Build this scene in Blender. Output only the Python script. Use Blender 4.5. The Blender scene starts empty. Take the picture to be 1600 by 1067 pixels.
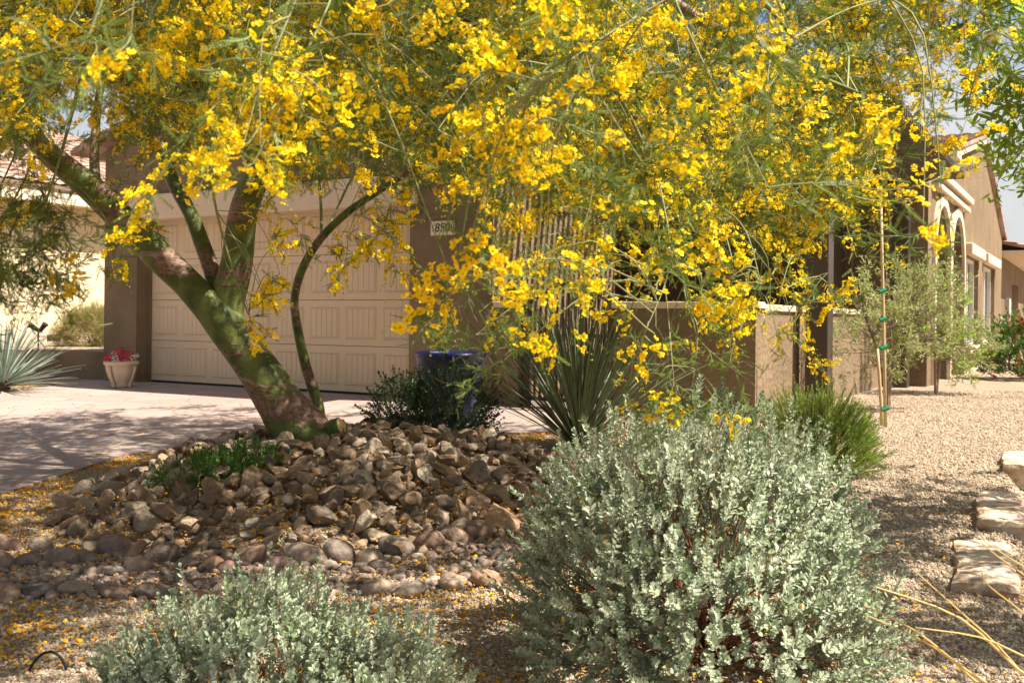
import bpy, math, random
import numpy as np
from mathutils import Vector, Matrix, Quaternion, noise as mnoise

random.seed(7); RNG = np.random.default_rng(11)
SC = bpy.context.scene
COL = SC.collection
R = math.radians

# ------------------------------------------------------------------ camera
F = 1550.0            # focal length in photo pixels (1600 wide)
CAM_H = 1.03          # camera height over the garage floor (z = 0)
HOR = 497.0           # horizon row in the middle of the photo
ROLL = R(0.6)
cam_d = bpy.data.cameras.new('camera')
cam = bpy.data.objects.new('camera', cam_d); COL.objects.link(cam)
cam.location = (0, 0, CAM_H)
cam.rotation_euler = (Matrix.Rotation(R(90), 3, 'X') @ Matrix.Rotation(ROLL, 3, 'Z')).to_euler()
cam_d.sensor_width = 36; cam_d.lens = F / 1600 * 36
cam_d.shift_y = (HOR - 533.5) / 1600
cam_d.clip_start = 0.05; cam_d.clip_end = 2000
cam_d.dof.use_dof = True; cam_d.dof.focus_distance = 5.2; cam_d.dof.aperture_fstop = 6.3
SC.camera = cam

# ------------------------------------------------------------------ sky, sun, exposure
SUN_EL, SUN_AZ = R(57), R(108)      # azimuth clockwise from +Y
w = bpy.data.worlds.new('World'); SC.world = w; w.use_nodes = True
nt = w.node_tree; nt.nodes.clear()
wo = nt.nodes.new('ShaderNodeOutputWorld'); bg = nt.nodes.new('ShaderNodeBackground')
sky = nt.nodes.new('ShaderNodeTexSky'); sky.sky_type = 'NISHITA'; sky.sun_disc = False
sky.sun_elevation = SUN_EL; sky.sun_rotation = SUN_AZ; sky.dust_density = 2.0; sky.ozone_density = 1.0
tc = nt.nodes.new('ShaderNodeTexCoord')
cn = nt.nodes.new('ShaderNodeTexNoise'); cn.inputs['Scale'].default_value = 3.2; cn.inputs['Detail'].default_value = 7
cr = nt.nodes.new('ShaderNodeValToRGB'); cr.color_ramp.elements[0].position = 0.47; cr.color_ramp.elements[1].position = 0.66
cr.color_ramp.elements[1].color = (.75, .75, .75, 1)
mx = nt.nodes.new('ShaderNodeMix'); mx.data_type = 'RGBA'
nt.links.new(tc.outputs['Generated'], cn.inputs['Vector']); nt.links.new(cn.outputs['Fac'], cr.inputs['Fac'])
nt.links.new(cr.outputs['Color'], mx.inputs['Factor']); nt.links.new(sky.outputs['Color'], mx.inputs['A'])
mx.inputs['B'].default_value = (7.0, 6.8, 6.6, 1)
nt.links.new(mx.outputs['Result'], bg.inputs['Color']); bg.inputs['Strength'].default_value = 0.052
nt.links.new(bg.outputs['Background'], wo.inputs['Surface'])
sun_d = bpy.data.lights.new('sun', 'SUN'); sun = bpy.data.objects.new('sun', sun_d); COL.objects.link(sun)
sun_d.energy = 5.0; sun_d.angle = R(0.53); sun_d.color = (1.0, .93, .81)
SDIR = Vector((math.sin(SUN_AZ) * math.cos(SUN_EL), math.cos(SUN_AZ) * math.cos(SUN_EL), math.sin(SUN_EL)))
sun.rotation_euler = SDIR.to_track_quat('Z', 'Y').to_euler(); sun.location = (20, 0, 30)
SC.view_settings.view_transform = 'Standard'; SC.view_settings.look = 'None'
SC.view_settings.exposure = 1.36; SC.view_settings.gamma = 1.0
try: SC.view_settings.use_curve_mapping = False
except Exception: pass
SC.render.engine = 'CYCLES'
SC.cycles.max_bounces = 7; SC.cycles.diffuse_bounces = 2; SC.cycles.transmission_bounces = 4; SC.cycles.glossy_bounces = 2
SC.cycles.use_denoising = True
SC.cycles.sample_clamp_indirect = 6.0

# ------------------------------------------------------------------ frames of reference
TH = R(30.7)
UX, UY = math.cos(TH), -math.sin(TH)      # along the garage front, to the right
VX, VY = math.sin(TH), math.cos(TH)       # into the depth, along the side of the house
HROT = -TH
def W(a, b, z=0.0): return (UX * a + VX * b, UY * a + VY * b, z)
def AB(x, y): return (UX * x + UY * y, VX * x + VY * y)
_c, _s = math.cos(ROLL), math.sin(ROLL)
def at(px, py, Y):
    dx, dy = px - 800, py - HOR
    return (( dx * _c + dy * _s) / F * Y, Y, CAM_H - (-dx * _s + dy * _c) / F * Y)
def to_px(p):
    x, y = p[0] / p[1] * F, (CAM_H - p[2]) / p[1] * F
    return (800 + x * _c - y * _s, HOR + x * _s + y * _c)

B0 = 9.82             # garage front plane
MC = (-1.2, 6.95)     # rock mound centre
def sstep(e0, e1, x):
    t = min(1, max(0, (x - e0) / (e1 - e0))); return t * t * (3 - 2 * t)
def Gbase(x, y):
    b = VX * x + VY * y
    d = min(max(B0 - b, 0), 14)
    return -0.035 * d
def mound_r(x, y):
    dx = (x - MC[0]) / 1.62; dy = (y - MC[1]) / 1.85
    return (abs(dx) ** 2.4 + abs(dy) ** 2.4) ** (1 / 2.4)
def mound_h(x, y):
    r = mound_r(x, y)
    if r >= 1: return 0.0
    return 0.27 * (1 - r ** 2.6) * (0.72 + .28 * sstep(5.0, 8.0, y))
def block_side(x, y):
    return (x - 2.56) * 0.906 - (y - 5.0) * 0.423     # > 0 : right of the line of stone blocks
def G(x, y):
    z = Gbase(x, y) + mound_h(x, y)
    z -= 0.13 * sstep(-.02, .12, block_side(x, y)) * sstep(3.2, 4.4, y) * (1 - sstep(7.5, 9.0, y))
    if y < 40 and abs(x) < 25:
        z += 0.018 * mnoise.noise((x * .9, y * .9, 3.1)) * sstep(-1.5, 1.5, x - y * .05 + 1.2)
    return z

# ------------------------------------------------------------------ mesh builder
class MB:
    def __init__(s): s.v = []; s.f = []; s.m = []
    def add(s, vs, fs, mi=0):
        o = len(s.v); s.v.extend(vs); s.f.extend([tuple(i + o for i in f) for f in fs]); s.m.extend([mi] * len(fs)); return s
    def hexa(s, p, mi=0):    # 8 points: bottom 4, top 4
        return s.add(p, [(3, 2, 1, 0), (4, 5, 6, 7), (0, 1, 5, 4), (1, 2, 6, 5), (2, 3, 7, 6), (3, 0, 4, 7)], mi)
    def box(s, x0, x1, y0, y1, z0, z1, mi=0):
        return s.hexa([(x0, y0, z0), (x1, y0, z0), (x1, y1, z0), (x0, y1, z0), (x0, y0, z1), (x1, y0, z1), (x1, y1, z1), (x0, y1, z1)], mi)
    def hbox(s, a0, a1, b0, b1, z0, z1, mi=0):   # box in house axes
        return s.hexa([W(a0, b0, z0), W(a1, b0, z0), W(a1, b1, z0), W(a0, b1, z0), W(a0, b0, z1), W(a1, b0, z1), W(a1, b1, z1), W(a0, b1, z1)], mi)
    def tube(s, pts, rad, n=8, mi=0, cap=True):
        P = [Vector(p) for p in pts]; rr = rad if isinstance(rad, (list, tuple)) else [rad] * len(P)
        o = len(s.v); ref = None
        for i, p in enumerate(P):
            t = (P[min(i + 1, len(P) - 1)] - P[max(i - 1, 0)]).normalized()
            if ref is None:
                ref = t.orthogonal().normalized()
            ref = (ref - t * ref.dot(t))
            ref = ref.normalized() if ref.length > 1e-6 else t.orthogonal().normalized()
            bi = t.cross(ref)
            for k in range(n):
                an = 2 * math.pi * k / n
                s.v.append(tuple(p + (ref * math.cos(an) + bi * math.sin(an)) * rr[i]))
        for i in range(len(P) - 1):
            for k in range(n):
                s.f.append((o + i * n + k, o + i * n + (k + 1) % n, o + (i + 1) * n + (k + 1) % n, o + (i + 1) * n + k)); s.m.append(mi)
        if cap:
            s.f.append(tuple(o + k for k in reversed(range(n)))); s.m.append(mi)
            s.f.append(tuple(o + (len(P) - 1) * n + k for k in range(n))); s.m.append(mi)
        return s
    def lathe(s, c, prof, n=32, mi=0, fn=None):
        o = len(s.v)
        for j, (r, z) in enumerate(prof):
            for k in range(n):
                an = 2 * math.pi * k / n; q = r * (fn(an, j) if fn else 1)
                s.v.append((c[0] + q * math.cos(an), c[1] + q * math.sin(an), c[2] + z))
        for j in range(len(prof) - 1):
            for k in range(n):
                s.f.append((o + j * n + k, o + j * n + (k + 1) % n, o + (j + 1) * n + (k + 1) % n, o + (j + 1) * n + k)); s.m.append(mi)
        return s
    def prism(s, poly, fn0, fn1, mi=0):    # polygon (list of 2d), two maps to 3d
        n = len(poly)
        return s.add([fn0(p) for p in poly] + [fn1(p) for p in poly],
                     [tuple(reversed(range(n))), tuple(range(n, 2 * n))] + [(k, (k + 1) % n, n + (k + 1) % n, n + k) for k in range(n)], mi)
    def mesh(s, name, mats, off=(0, 0, 0), smooth=False):
        me = bpy.data.meshes.new(name)
        v = np.array(s.v, dtype=float) - np.array(off)
        me.from_pydata([tuple(x) for x in v], [], s.f)
        for m in (mats if isinstance(mats, (list, tuple)) else [mats]): me.materials.append(m)
        if any(s.m): me.polygons.foreach_set('material_index', s.m)
        if smooth: me.polygons.foreach_set('use_smooth', [True] * len(s.f))
        me.update(); return me

ORG = {}
def tag(o, label=None, cat=None, group=None, kind=None):
    if label: o['label'] = label
    if cat: o['category'] = cat
    if group: o['group'] = group
    if kind: o['kind'] = kind
    return o
def thing(name, label, cat, loc=(0, 0, 0), group=None):
    o = bpy.data.objects.new(name, None); COL.objects.link(o); o.location = loc; o.empty_display_size = .2
    ORG[o.name] = tuple(loc); return tag(o, label, cat, group)
def obj(name, mb, mats, parent=None, loc=None, smooth=False, bevel=0, kind=None, label=None):
    off = ORG[parent.name] if parent else (loc or (0, 0, 0))
    me = mb if isinstance(mb, bpy.types.Mesh) else mb.mesh(name, mats, off, smooth)
    o = bpy.data.objects.new(name, me); COL.objects.link(o)
    if parent: o.parent = parent
    else: o.location = off
    ORG[o.name] = tuple(off)
    if bevel:
        bv = o.modifiers.new('bevel', 'BEVEL'); bv.width = bevel; bv.segments = 2; bv.limit_method = 'ANGLE'
    if kind: o['kind'] = kind
    if label: o['label'] = label
    return o
def place(name, me, parent, loc, rot=(0, 0, 0), scale=1.0):    # a piece that shares mesh data; loc in world
    o = bpy.data.objects.new(name, me); COL.objects.link(o)
    off = ORG[parent.name] if parent else (0, 0, 0)
    o.parent = parent; o.location = (loc[0] - off[0], loc[1] - off[1], loc[2] - off[2]); o.rotation_euler = rot
    o.scale = scale if isinstance(scale, (tuple, list)) else (scale,) * 3
    ORG[o.name] = tuple(loc); return o

_proto_cache = {}
def scatter(name, meshes, pos, rot, scl, idx, parent=None, label=None, cat=None):
    """one object of kind stuff: its points carry instances of the given meshes"""
    pos = np.array(pos, dtype=np.float32).reshape(-1, 3); n = len(pos)
    off = np.array(ORG[parent.name] if parent else (0, 0, 0), dtype=np.float32)
    me = bpy.data.meshes.new(name); me.vertices.add(n); me.vertices.foreach_set('co', (pos - off).ravel())
    scl = np.array(scl, dtype=np.float32)
    if scl.ndim == 1: scl = np.repeat(scl[:, None], 3, 1)
    me.attributes.new('rot', 'FLOAT_VECTOR', 'POINT').data.foreach_set('vector', np.array(rot, dtype=np.float32).ravel())
    me.attributes.new('scl', 'FLOAT_VECTOR', 'POINT').data.foreach_set('vector', scl.ravel())
    me.attributes.new('idx', 'INT', 'POINT').data.foreach_set('value', np.array(idx, dtype=np.int32))
    o = bpy.data.objects.new(name, me); COL.objects.link(o)
    if parent: o.parent = parent
    o['kind'] = 'stuff'; tag(o, label, cat)
    ng = bpy.data.node_groups.new(name + '_scatter', 'GeometryNodeTree')
    ng.interface.new_socket('Geometry', in_out='INPUT', socket_type='NodeSocketGeometry')
    ng.interface.new_socket('Geometry', in_out='OUTPUT', socket_type='NodeSocketGeometry')
    N = ng.nodes; L = ng.links
    gi = N.new('NodeGroupInput'); go = N.new('NodeGroupOutput'); ip = N.new('GeometryNodeInstanceOnPoints'); jn = N.new('GeometryNodeJoinGeometry')
    for m in reversed(meshes):
        if m.name not in _proto_cache: _proto_cache[m.name] = bpy.data.objects.new(m.name + '_source', m)
        oi = N.new('GeometryNodeObjectInfo'); oi.inputs['Object'].default_value = _proto_cache[m.name]
        g2 = N.new('GeometryNodeGeometryToInstance')
        L.new(oi.outputs['Geometry'], g2.inputs[0]); L.new(g2.outputs[0], jn.inputs[0])
    def attr(nm, ty):
        a = N.new('GeometryNodeInputNamedAttribute'); a.data_type = ty; a.inputs['Name'].default_value = nm
        return next(x for x in a.outputs if x.enabled and x.name == 'Attribute')
    L.new(gi.outputs[0], ip.inputs['Points']); L.new(jn.outputs[0], ip.inputs['Instance'])
    ip.inputs['Pick Instance'].default_value = True
    L.new(attr('idx', 'INT'), ip.inputs['Instance Index']); L.new(attr('rot', 'FLOAT_VECTOR'), ip.inputs['Rotation']); L.new(attr('scl', 'FLOAT_VECTOR'), ip.inputs['Scale'])
    L.new(ip.outputs[0], go.inputs[0])
    md = o.modifiers.new('scatter', 'NODES'); md.node_group = ng
    ORG[o.name] = tuple(off); return o
def dir_rot(d, roll=None):
    q = Vector(d).to_track_quat('Z', 'Y') @ Quaternion((0, 0, 1), random.uniform(0, 6.283) if roll is None else roll)
    return tuple(q.to_euler())

# ------------------------------------------------------------------ materials
def rgb(*c): return (c[0], c[1], c[2], 1)
class NT:
    def __init__(s, name):
        s.m = bpy.data.materials.new(name); s.m.use_nodes = True; s.t = s.m.node_tree; s.t.nodes.clear()
        s.out = s.n('ShaderNodeOutputMaterial')
    def n(s, ty, **kw):
        x = s.t.nodes.new(ty)
        for k, v in kw.items():
            if k[0] == '_': setattr(x, k[1:], v)
            else: x.inputs[k.replace('__', ' ')].default_value = v
        return x
    def l(s, a, b): s.t.links.new(a, b)
    def coord(s, obj_space=True): return s.n('ShaderNodeTexCoord').outputs['Object' if obj_space else 'Generated']
    def world(s): return s.n('ShaderNodeNewGeometry').outputs['Position']
    def noise(s, vec, scale, detail=4, rough=.55):
        x = s.n('ShaderNodeTexNoise', Scale=scale, Detail=detail, Roughness=rough); s.l(vec, x.inputs['Vector']); return x
    def voro(s, vec, scale, feature='F1', rnd=1.0):
        x = s.n('ShaderNodeTexVoronoi', Scale=scale, Randomness=rnd); x.feature = feature; s.l(vec, x.inputs['Vector']); return x
    def ramp(s, fac, stops):
        x = s.n('ShaderNodeValToRGB'); e = x.color_ramp.elements
        while len(e) < len(stops): e.new(.5)
        for i, (p, c) in enumerate(stops): e[i].position = p; e[i].color = rgb(*c) if len(c) == 3 else c
        s.l(fac, x.inputs['Fac']); return x.outputs['Color']
    def mix(s, fac, a, b, mode='MIX'):
        x = s.n('ShaderNodeMix'); x.data_type = 'RGBA'; x.blend_type = mode
        for k, v in (('Factor', fac), ('A', a), ('B', b)):
            if isinstance(v, (int, float)): x.inputs[k].default_value = v
            elif isinstance(v, tuple): x.inputs[k].default_value = rgb(*v)
            else: s.l(v, x.inputs[k])
        return x.outputs['Result']
    def bump(s, h, strength=.4, dist=.01, normal=None):
        x = s.n('ShaderNodeBump', Strength=strength, Distance=dist); s.l(h, x.inputs['Height'])
        if normal: s.l(normal, x.inputs['Normal'])
        return x.outputs['Normal']
    def done(s, col, rough=.8, normal=None, spec=.3, metal=0, transl=0, tcol=None, coat=0):
        p = s.n('ShaderNodeBsdfPrincipled', Roughness=rough, Metallic=metal)
        p.inputs['Specular IOR Level'].default_value = spec
        if coat: p.inputs['Coat Weight'].default_value = coat; p.inputs['Coat Roughness'].default_value = .06
        if isinstance(col, tuple): p.inputs['Base Color'].default_value = rgb(*col)
        else: s.l(col, p.inputs['Base Color'])
        if normal: s.l(normal, p.inputs['Normal'])
        res = p.outputs[0]
        if transl:
            tr = s.n('ShaderNodeBsdfTranslucent'); c2 = tcol if tcol is not None else col
            if isinstance(c2, tuple): tr.inputs['Color'].default_value = rgb(*c2)
            else: s.l(c2, tr.inputs['Color'])
            ms = s.n('ShaderNodeMixShader', Fac=transl); s.l(res, ms.inputs[1]); s.l(tr.outputs[0], ms.inputs[2]); res = ms.outputs[0]
        s.l(res, s.out.inputs['Surface']); return s.m
def m_stucco(name, c, amp=.5, scale=38, var=.14):
    t = NT(name); p = t.world()
    n1 = t.noise(p, 1.3, 5); n2 = t.noise(p, scale, 4, .6); v = t.voro(p, scale * .55, 'SMOOTH_F1')
    col = t.mix(t.ramp(n1.outputs['Fac'], [(.3, (0, 0, 0)), (.7, (1, 1, 1))]), tuple(x * (1 - var) for x in c), tuple(min(1, x * (1 + var)) for x in c))
    h = t.mix(.5, n2.outputs['Fac'], v.outputs['Distance'])
    return t.done(col, .92, t.bump(h, amp, .02), .15)
def m_plain(name, c, rough=.6, var=.1, scale=6, spec=.3, bump=0, bscale=60, metal=0, coat=0):
    t = NT(name); p = t.world(); n1 = t.noise(p, scale, 5)
    col = t.mix(n1.outputs['Fac'], tuple(x * (1 - var) for x in c), tuple(min(1, x * (1 + var)) for x in c))
    nm = t.bump(t.noise(p, bscale, 4).outputs['Fac'], bump, .006) if bump else None
    return t.done(col, rough, nm, spec, metal, coat=coat)
def m_leaf(name, c1, c2, transl=.35, rough=.5, spec=.35, hue=.5):
    t = NT(name); oi = t.n('ShaderNodeObjectInfo'); p = t.world()
    n = t.noise(p, 9, 3); f = t.n('ShaderNodeMath', _operation='MULTIPLY_ADD'); f.inputs[1].default_value = .5
    t.l(oi.outputs['Random'], f.inputs[0]); t.l(n.outputs['Fac'], f.inputs[2])
    f2 = t.n('ShaderNodeMath', _operation='SUBTRACT'); t.l(f.outputs[0], f2.inputs[0]); f2.inputs[1].default_value = .25
    col = t.mix(f2.outputs[0], c1, c2)
    return t.done(col, rough, None, spec, transl=transl, tcol=t.mix(.4, col, tuple(min(1, x * 1.3) for x in c2)))

M = {}
M['stucco'] = m_stucco('stucco_brown', (.205, .145, .088), 1.3, 30, .2)
M['stucco_trim'] = m_stucco('stucco_trim', (.66, .52, .37), .35, 60, .06)
M['stucco_cream'] = m_stucco('stucco_cream', (.70, .57, .36), .7, 26, .05)
M['cream_fascia'] = m_plain('cream_fascia', (.68, .56, .40), .7)
M['door'] = m_plain('door_paint', (.68, .51, .33), .55, .055, 1.4, .35, .06, 140)
M['seal'] = m_plain('rubber_seal', (.02, .018, .016), .8)
M['brown_metal'] = m_plain('bronze_metal', (.055, .038, .03), .42, .1, 4, .45)
M['slat'] = m_plain('slat_metal', (.10, .072, .056), .5, .12, 5, .4)
M['rust_iron'] = m_plain('rust_iron', (.06, .03, .024), .6, .25, 20, .4)
M['glass'] = m_plain('window_glass', (.05, .07, .09), .06, .05, 1, .9)
M['blind'] = m_plain('window_blind', (.34, .30, .26), .7)
M['white_frame'] = m_plain('vinyl_frame', (.72, .68, .6), .5, .04)
M['shaded_porch'] = m_plain('porch_shade', (.10, .075, .055), .9)  # shade inside the porch is put into this dark colour
M['grey_metal'] = m_plain('grey_metal', (.42, .41, .39), .45, .05)
M['black_plastic'] = m_plain('black_plastic', (.015, .014, .013), .5)
M['plaque'] = m_plain('plaque_tile', (.72, .60, .42), .4, .06)
M['ink'] = m_plain('plaque_ink', (.02, .018, .015), .5)
M['blue_glaze'] = m_plain('blue_glaze', (.006, .009, .07), .3, .35, 7, .4, coat=.25)
M['soil'] = m_plain('soil', (.05, .035, .022), .95, .3, 30, .1, .5, 50)
M['cast_stone'] = m_plain('cast_stone', (.56, .44, .33), .85, .15, 14, .2, .3, 90)
M['bamboo'] = m_plain('bamboo_stake', (.50, .36, .20), .6, .15, 20)
M['green_tie'] = m_plain('green_tie', (.01, .20, .10), .5)
M['sawn'] = m_plain('sawn_wood', (.62, .40, .18), .8, .2, 30, .2, .2, 80)
M['dry_blade'] = m_leaf('dry_blade', (.56, .40, .14), (.72, .56, .24), .25)
M['twig_green'] = m_plain('twig_green', (.20, .21, .085), .6, .25, 18)
M['twig_brown'] = m_plain('twig_brown', (.20, .095, .05), .8, .35, 22)
M['twig_grey'] = m_plain('twig_grey', (.26, .19, .14), .8, .25, 18)
M['leaf_palo'] = m_leaf('leaf_palo_verde', (.03, .075, .005), (.16, .23, .02), .42)
M['petal'] = m_leaf('petal_yellow', (.86, .50, .003), (.96, .78, .012), .36, .55, .2)
M['petal_c'] = m_leaf('petal_orange', (.55, .13, .004), (.80, .30, .005), .3, .6, .2)
M['bud'] = m_leaf('bud_green', (.30, .32, .03), (.48, .46, .05), .2)
M['leaf_sage'] = m_leaf('leaf_silver', (.26, .325, .195), (.53, .58, .42), .22, .55, .3)
M['leaf_sage2'] = m_leaf('leaf_silver_green', (.16, .24, .11), (.30, .37, .20), .25, .55, .3)
M['leaf_dark'] = m_leaf('leaf_dark', (.018, .045, .012), (.06, .105, .035), .2, .4, .4)
M['leaf_rosemary'] = m_leaf('leaf_rosemary', (.09, .17, .012), (.24, .34, .035), .4)
M['leaf_bright'] = m_leaf('leaf_bright', (.04, .12, .015), (.12, .23, .03), .35, .4, .4)
M['leaf_olive'] = m_leaf('leaf_olive', (.20, .24, .055), (.42, .46, .18), .4)
M['leaf_lush'] = m_leaf('leaf_lush', (.15, .27, .018), (.34, .46, .06), .5)
M['leaf_red'] = m_leaf('leaf_red_tip', (.30, .06, .02), (.50, .14, .04), .3)
M['leaf_spoon'] = m_leaf('leaf_spoon_dark', (.06, .085, .035), (.15, .18, .08), .15, .45, .4)
M['leaf_spoon2'] = m_leaf('leaf_spoon_blue', (.16, .22, .18), (.32, .36, .27), .12, .45, .4)
M['leaf_dry'] = m_leaf('leaf_dry_grass', (.22, .17, .06), (.38, .33, .11), .25)
M['pink'] = m_leaf('petal_pink', (.50, .015, .04), (.72, .05, .12), .25)
M['white_petal'] = m_leaf('petal_white', (.75, .68, .62), (.86, .80, .75), .25)
M['litter'] = m_leaf('fallen_petal', (.70, .28, .006), (.88, .48, .012), .15, .7, .1)

def m_gravel():
    t = NT('gravel'); p = t.world()
    v = t.voro(p, 62); vb = t.voro(p, 62, 'DISTANCE_TO_EDGE'); n = t.noise(p, .8, 4); n2 = t.noise(p, 260, 2)
    sp = t.n('ShaderNodeSeparateColor'); t.l(v.outputs['Color'], sp.inputs[0])
    c = t.ramp(sp.outputs[0], [(0, (.26, .18, .115)), (.25, (.50, .38, .26)), (.5, (.60, .47, .33)), (.75, (.54, .41, .29)), (.9, (.72, .60, .46)), (1, (.40, .27, .17))])
    c = t.mix(t.ramp(n.outputs['Fac'], [(.35, (0, 0, 0)), (.7, (1, 1, 1))]), c, t.mix(.25, c, (.34, .22, .12)))
    e = t.ramp(vb.outputs['Distance'], [(0, (0, 0, 0)), (.22, (1, 1, 1))])
    c = t.mix(e, t.mix(.55, c, (.10, .07, .05)), c)
    h = t.mix(.25, e, n2.outputs['Fac'])
    return t.done(c, .9, t.bump(h, .9, .012), .2)
M['gravel'] = m_gravel()
def m_pebble(name, stops, scale=25):
    t = NT(name); oi = t.n('ShaderNodeObjectInfo'); p = t.world(); n = t.noise(p, scale, 6, .65); n2 = t.noise(p, scale * 4, 4)
    c = t.ramp(oi.outputs['Random'], stops)
    c = t.mix(t.ramp(n.outputs['Fac'], [(.35, (0, 0, 0)), (.65, (1, 1, 1))]), t.mix(.5, c, (.075, .045, .025)), t.mix(.2, c, (.60, .48, .36)))
    h = t.mix(.5, n.outputs['Fac'], n2.outputs['Fac'])
    return t.done(c, .82, t.bump(h, .55, .03), .25)
M['pebble'] = m_pebble('pebble', [(0, (.36, .26, .17)), (.2, (.58, .45, .31)), (.45, (.68, .54, .39)), (.7, (.62, .48, .35)), (.88, (.80, .69, .54)), (1, (.46, .31, .20))], 60)
M['stone'] = m_pebble('rip_rap_stone', [(0, (.16, .10, .06)), (.15, (.28, .195, .12)), (.3, (.37, .225, .115)), (.45, (.34, .27, .19)), (.6, (.19, .14, .105)), (.74, (.40, .235, .13)), (.88, (.44, .35, .25)), (1, (.56, .46, .35))], 12)
M['river'] = m_pebble('river_stone', [(0, (.10, .10, .10)), (.2, (.36, .18, .11)), (.4, (.40, .31, .23)), (.55, (.24, .15, .13)), (.7, (.40, .22, .13)), (.85, (.19, .16, .14)), (1, (.46, .36, .26))], 9)
M['river2'] = m_pebble('creek_pebble', [(0, (.12, .11, .11)), (.25, (.34, .25, .19)), (.5, (.27, .18, .15)), (.7, (.42, .34, .28)), (.85, (.18, .15, .14)), (1, (.46, .31, .23))], 30)
def m_block():
    t = NT('sandstone_block'); p = t.world(); n = t.noise(p, 4.5, 6, .65); n2 = t.noise(p, 38, 5, .7); n3 = t.noise(p, 11, 5)
    c = t.ramp(n.outputs['Fac'], [(.32, (.34, .20, .11)), (.45, (.52, .37, .25)), (.56, (.62, .50, .39)), (.7, (.50, .43, .36))])
    c = t.mix(t.ramp(n3.outputs['Fac'], [(.55, (0, 0, 0)), (.66, (1, 1, 1))]), c, t.mix(.6, c, (.17, .12, .09)))
    return t.done(c, .92, t.bump(t.mix(.5, n2.outputs['Fac'], n3.outputs['Fac']), .9, .03), .12)
M['block'] = m_block()
def m_drive():
    t = NT('stamped_concrete'); p = t.world()
    wn = t.noise(p, 1.6, 3); off = t.mix(.10, p, wn.outputs['Color'], 'ADD')
    vb = t.voro(off, 1.9, 'DISTANCE_TO_EDGE'); vc = t.voro(off, 1.9); n = t.noise(p, 3.5, 6); n2 = t.noise(p, 70, 4)
    e = t.ramp(vb.outputs['Distance'], [(0, (0, 0, 0)), (.034, (1, 1, 1))])
    sp = t.n('ShaderNodeSeparateColor'); t.l(vc.outputs['Color'], sp.inputs[0])
    c = t.mix(sp.outputs[0], (.29, .225, .20), (.35, .28, .25)); c = t.mix(t.ramp(n.outputs['Fac'], [(.35, (0, 0, 0)), (.7, (1, 1, 1))]), t.mix(.3, c, (.36, .25, .21)), c)
    c = t.mix(e, t.mix(.65, c, (.2, .14, .11)), c)
    h = t.mix(.3, e, n2.outputs['Fac'])
    return t.done(c, .75, t.bump(h, .5, .012), .25)
M['drive'] = m_drive()
def m_bark():
    t = NT('palo_verde_bark'); p = t.world()
    wn = t.noise(p, 5, 4); pw_ = t.mix(.12, p, wn.outputs['Color'], 'ADD')
    n = t.noise(pw_, 2.6, 5, .62); n2 = t.noise(p, 34, 6, .7); n3 = t.noise(p, 6, 4)
    st = t.n('ShaderNodeMapping'); st.inputs['Rotation'].default_value = (0, R(-40), 0); st.inputs['Scale'].default_value = (1.2, 1.2, 9); t.l(pw_, st.inputs['Vector']); n4 = t.noise(st.outputs[0], 1.6, 5, .6)
    g = t.mix(t.ramp(n3.outputs['Fac'], [(.35, (0, 0, 0)), (.65, (1, 1, 1))]), (.045, .07, .012), (.16, .18, .04))
    br = t.mix(t.ramp(n2.outputs['Fac'], [(.35, (0, 0, 0)), (.65, (1, 1, 1))]), (.10, .045, .025), (.30, .19, .13))
    f = t.ramp(t.mix(.3, n.outputs['Fac'], n4.outputs['Fac']), [(.50, (0, 0, 0)), (.53, (1, 1, 1))])
    gy = t.ramp(n4.outputs['Fac'], [(.62, (0, 0, 0)), (.68, (1, 1, 1))])
    c = t.mix(f, g, br); c = t.mix(t.mix(.5, (0, 0, 0), gy), c, (.36, .30, .24))
    h = t.mix(.5, n2.outputs['Fac'], f)
    return t.done(c, .55, t.bump(h, .7, .02), .35)
M['bark'] = m_bark()
def m_tile():
    t = NT('roof_tile'); p = t.world(); v = t.voro(p, 3.2); n = t.noise(p, 6, 4)
    sp = t.n('ShaderNodeSeparateColor'); t.l(v.outputs['Color'], sp.inputs[0])
    c = t.ramp(sp.outputs[0], [(0, (.26, .15, .11)), (.5, (.36, .23, .18)), (1, (.44, .33, .28))])
    return t.done(c, .85, t.bump(n.outputs['Fac'], .3, .02), .2)
M['tile'] = m_tile()
# ================================================================== STRUCTURE
# ------------------------------------------------------------------ ground
def axis(lo, hi, flo, fhi, step, grow=1.25):
    fine = list(np.arange(flo, fhi + 1e-6, step)); a = []; s = step; x = flo
    while x > lo: s *= grow; x -= s; a.append(max(x, lo))
    b = []; s = step; x = fhi
    while x < hi: s *= grow; x += s; b.append(min(x, hi))
    return list(reversed(a)) + fine + b
gx = axis(-900, 900, -4.2, 4.4, .07); gy = axis(-60, 1500, 1.6, 10.5, .07)
mb = MB(); nx = len(gx)
mb.v = [(x, y, G(x, y)) for y in gy for x in gx]
mb.f = [(j * nx + i, j * nx + i + 1, (j + 1) * nx + i + 1, (j + 1) * nx + i) for j in range(len(gy) - 1) for i in range(nx - 1)]; mb.m = [0] * len(mb.f)
tag(obj('ground', mb, M['gravel'], smooth=True), kind='structure')

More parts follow.
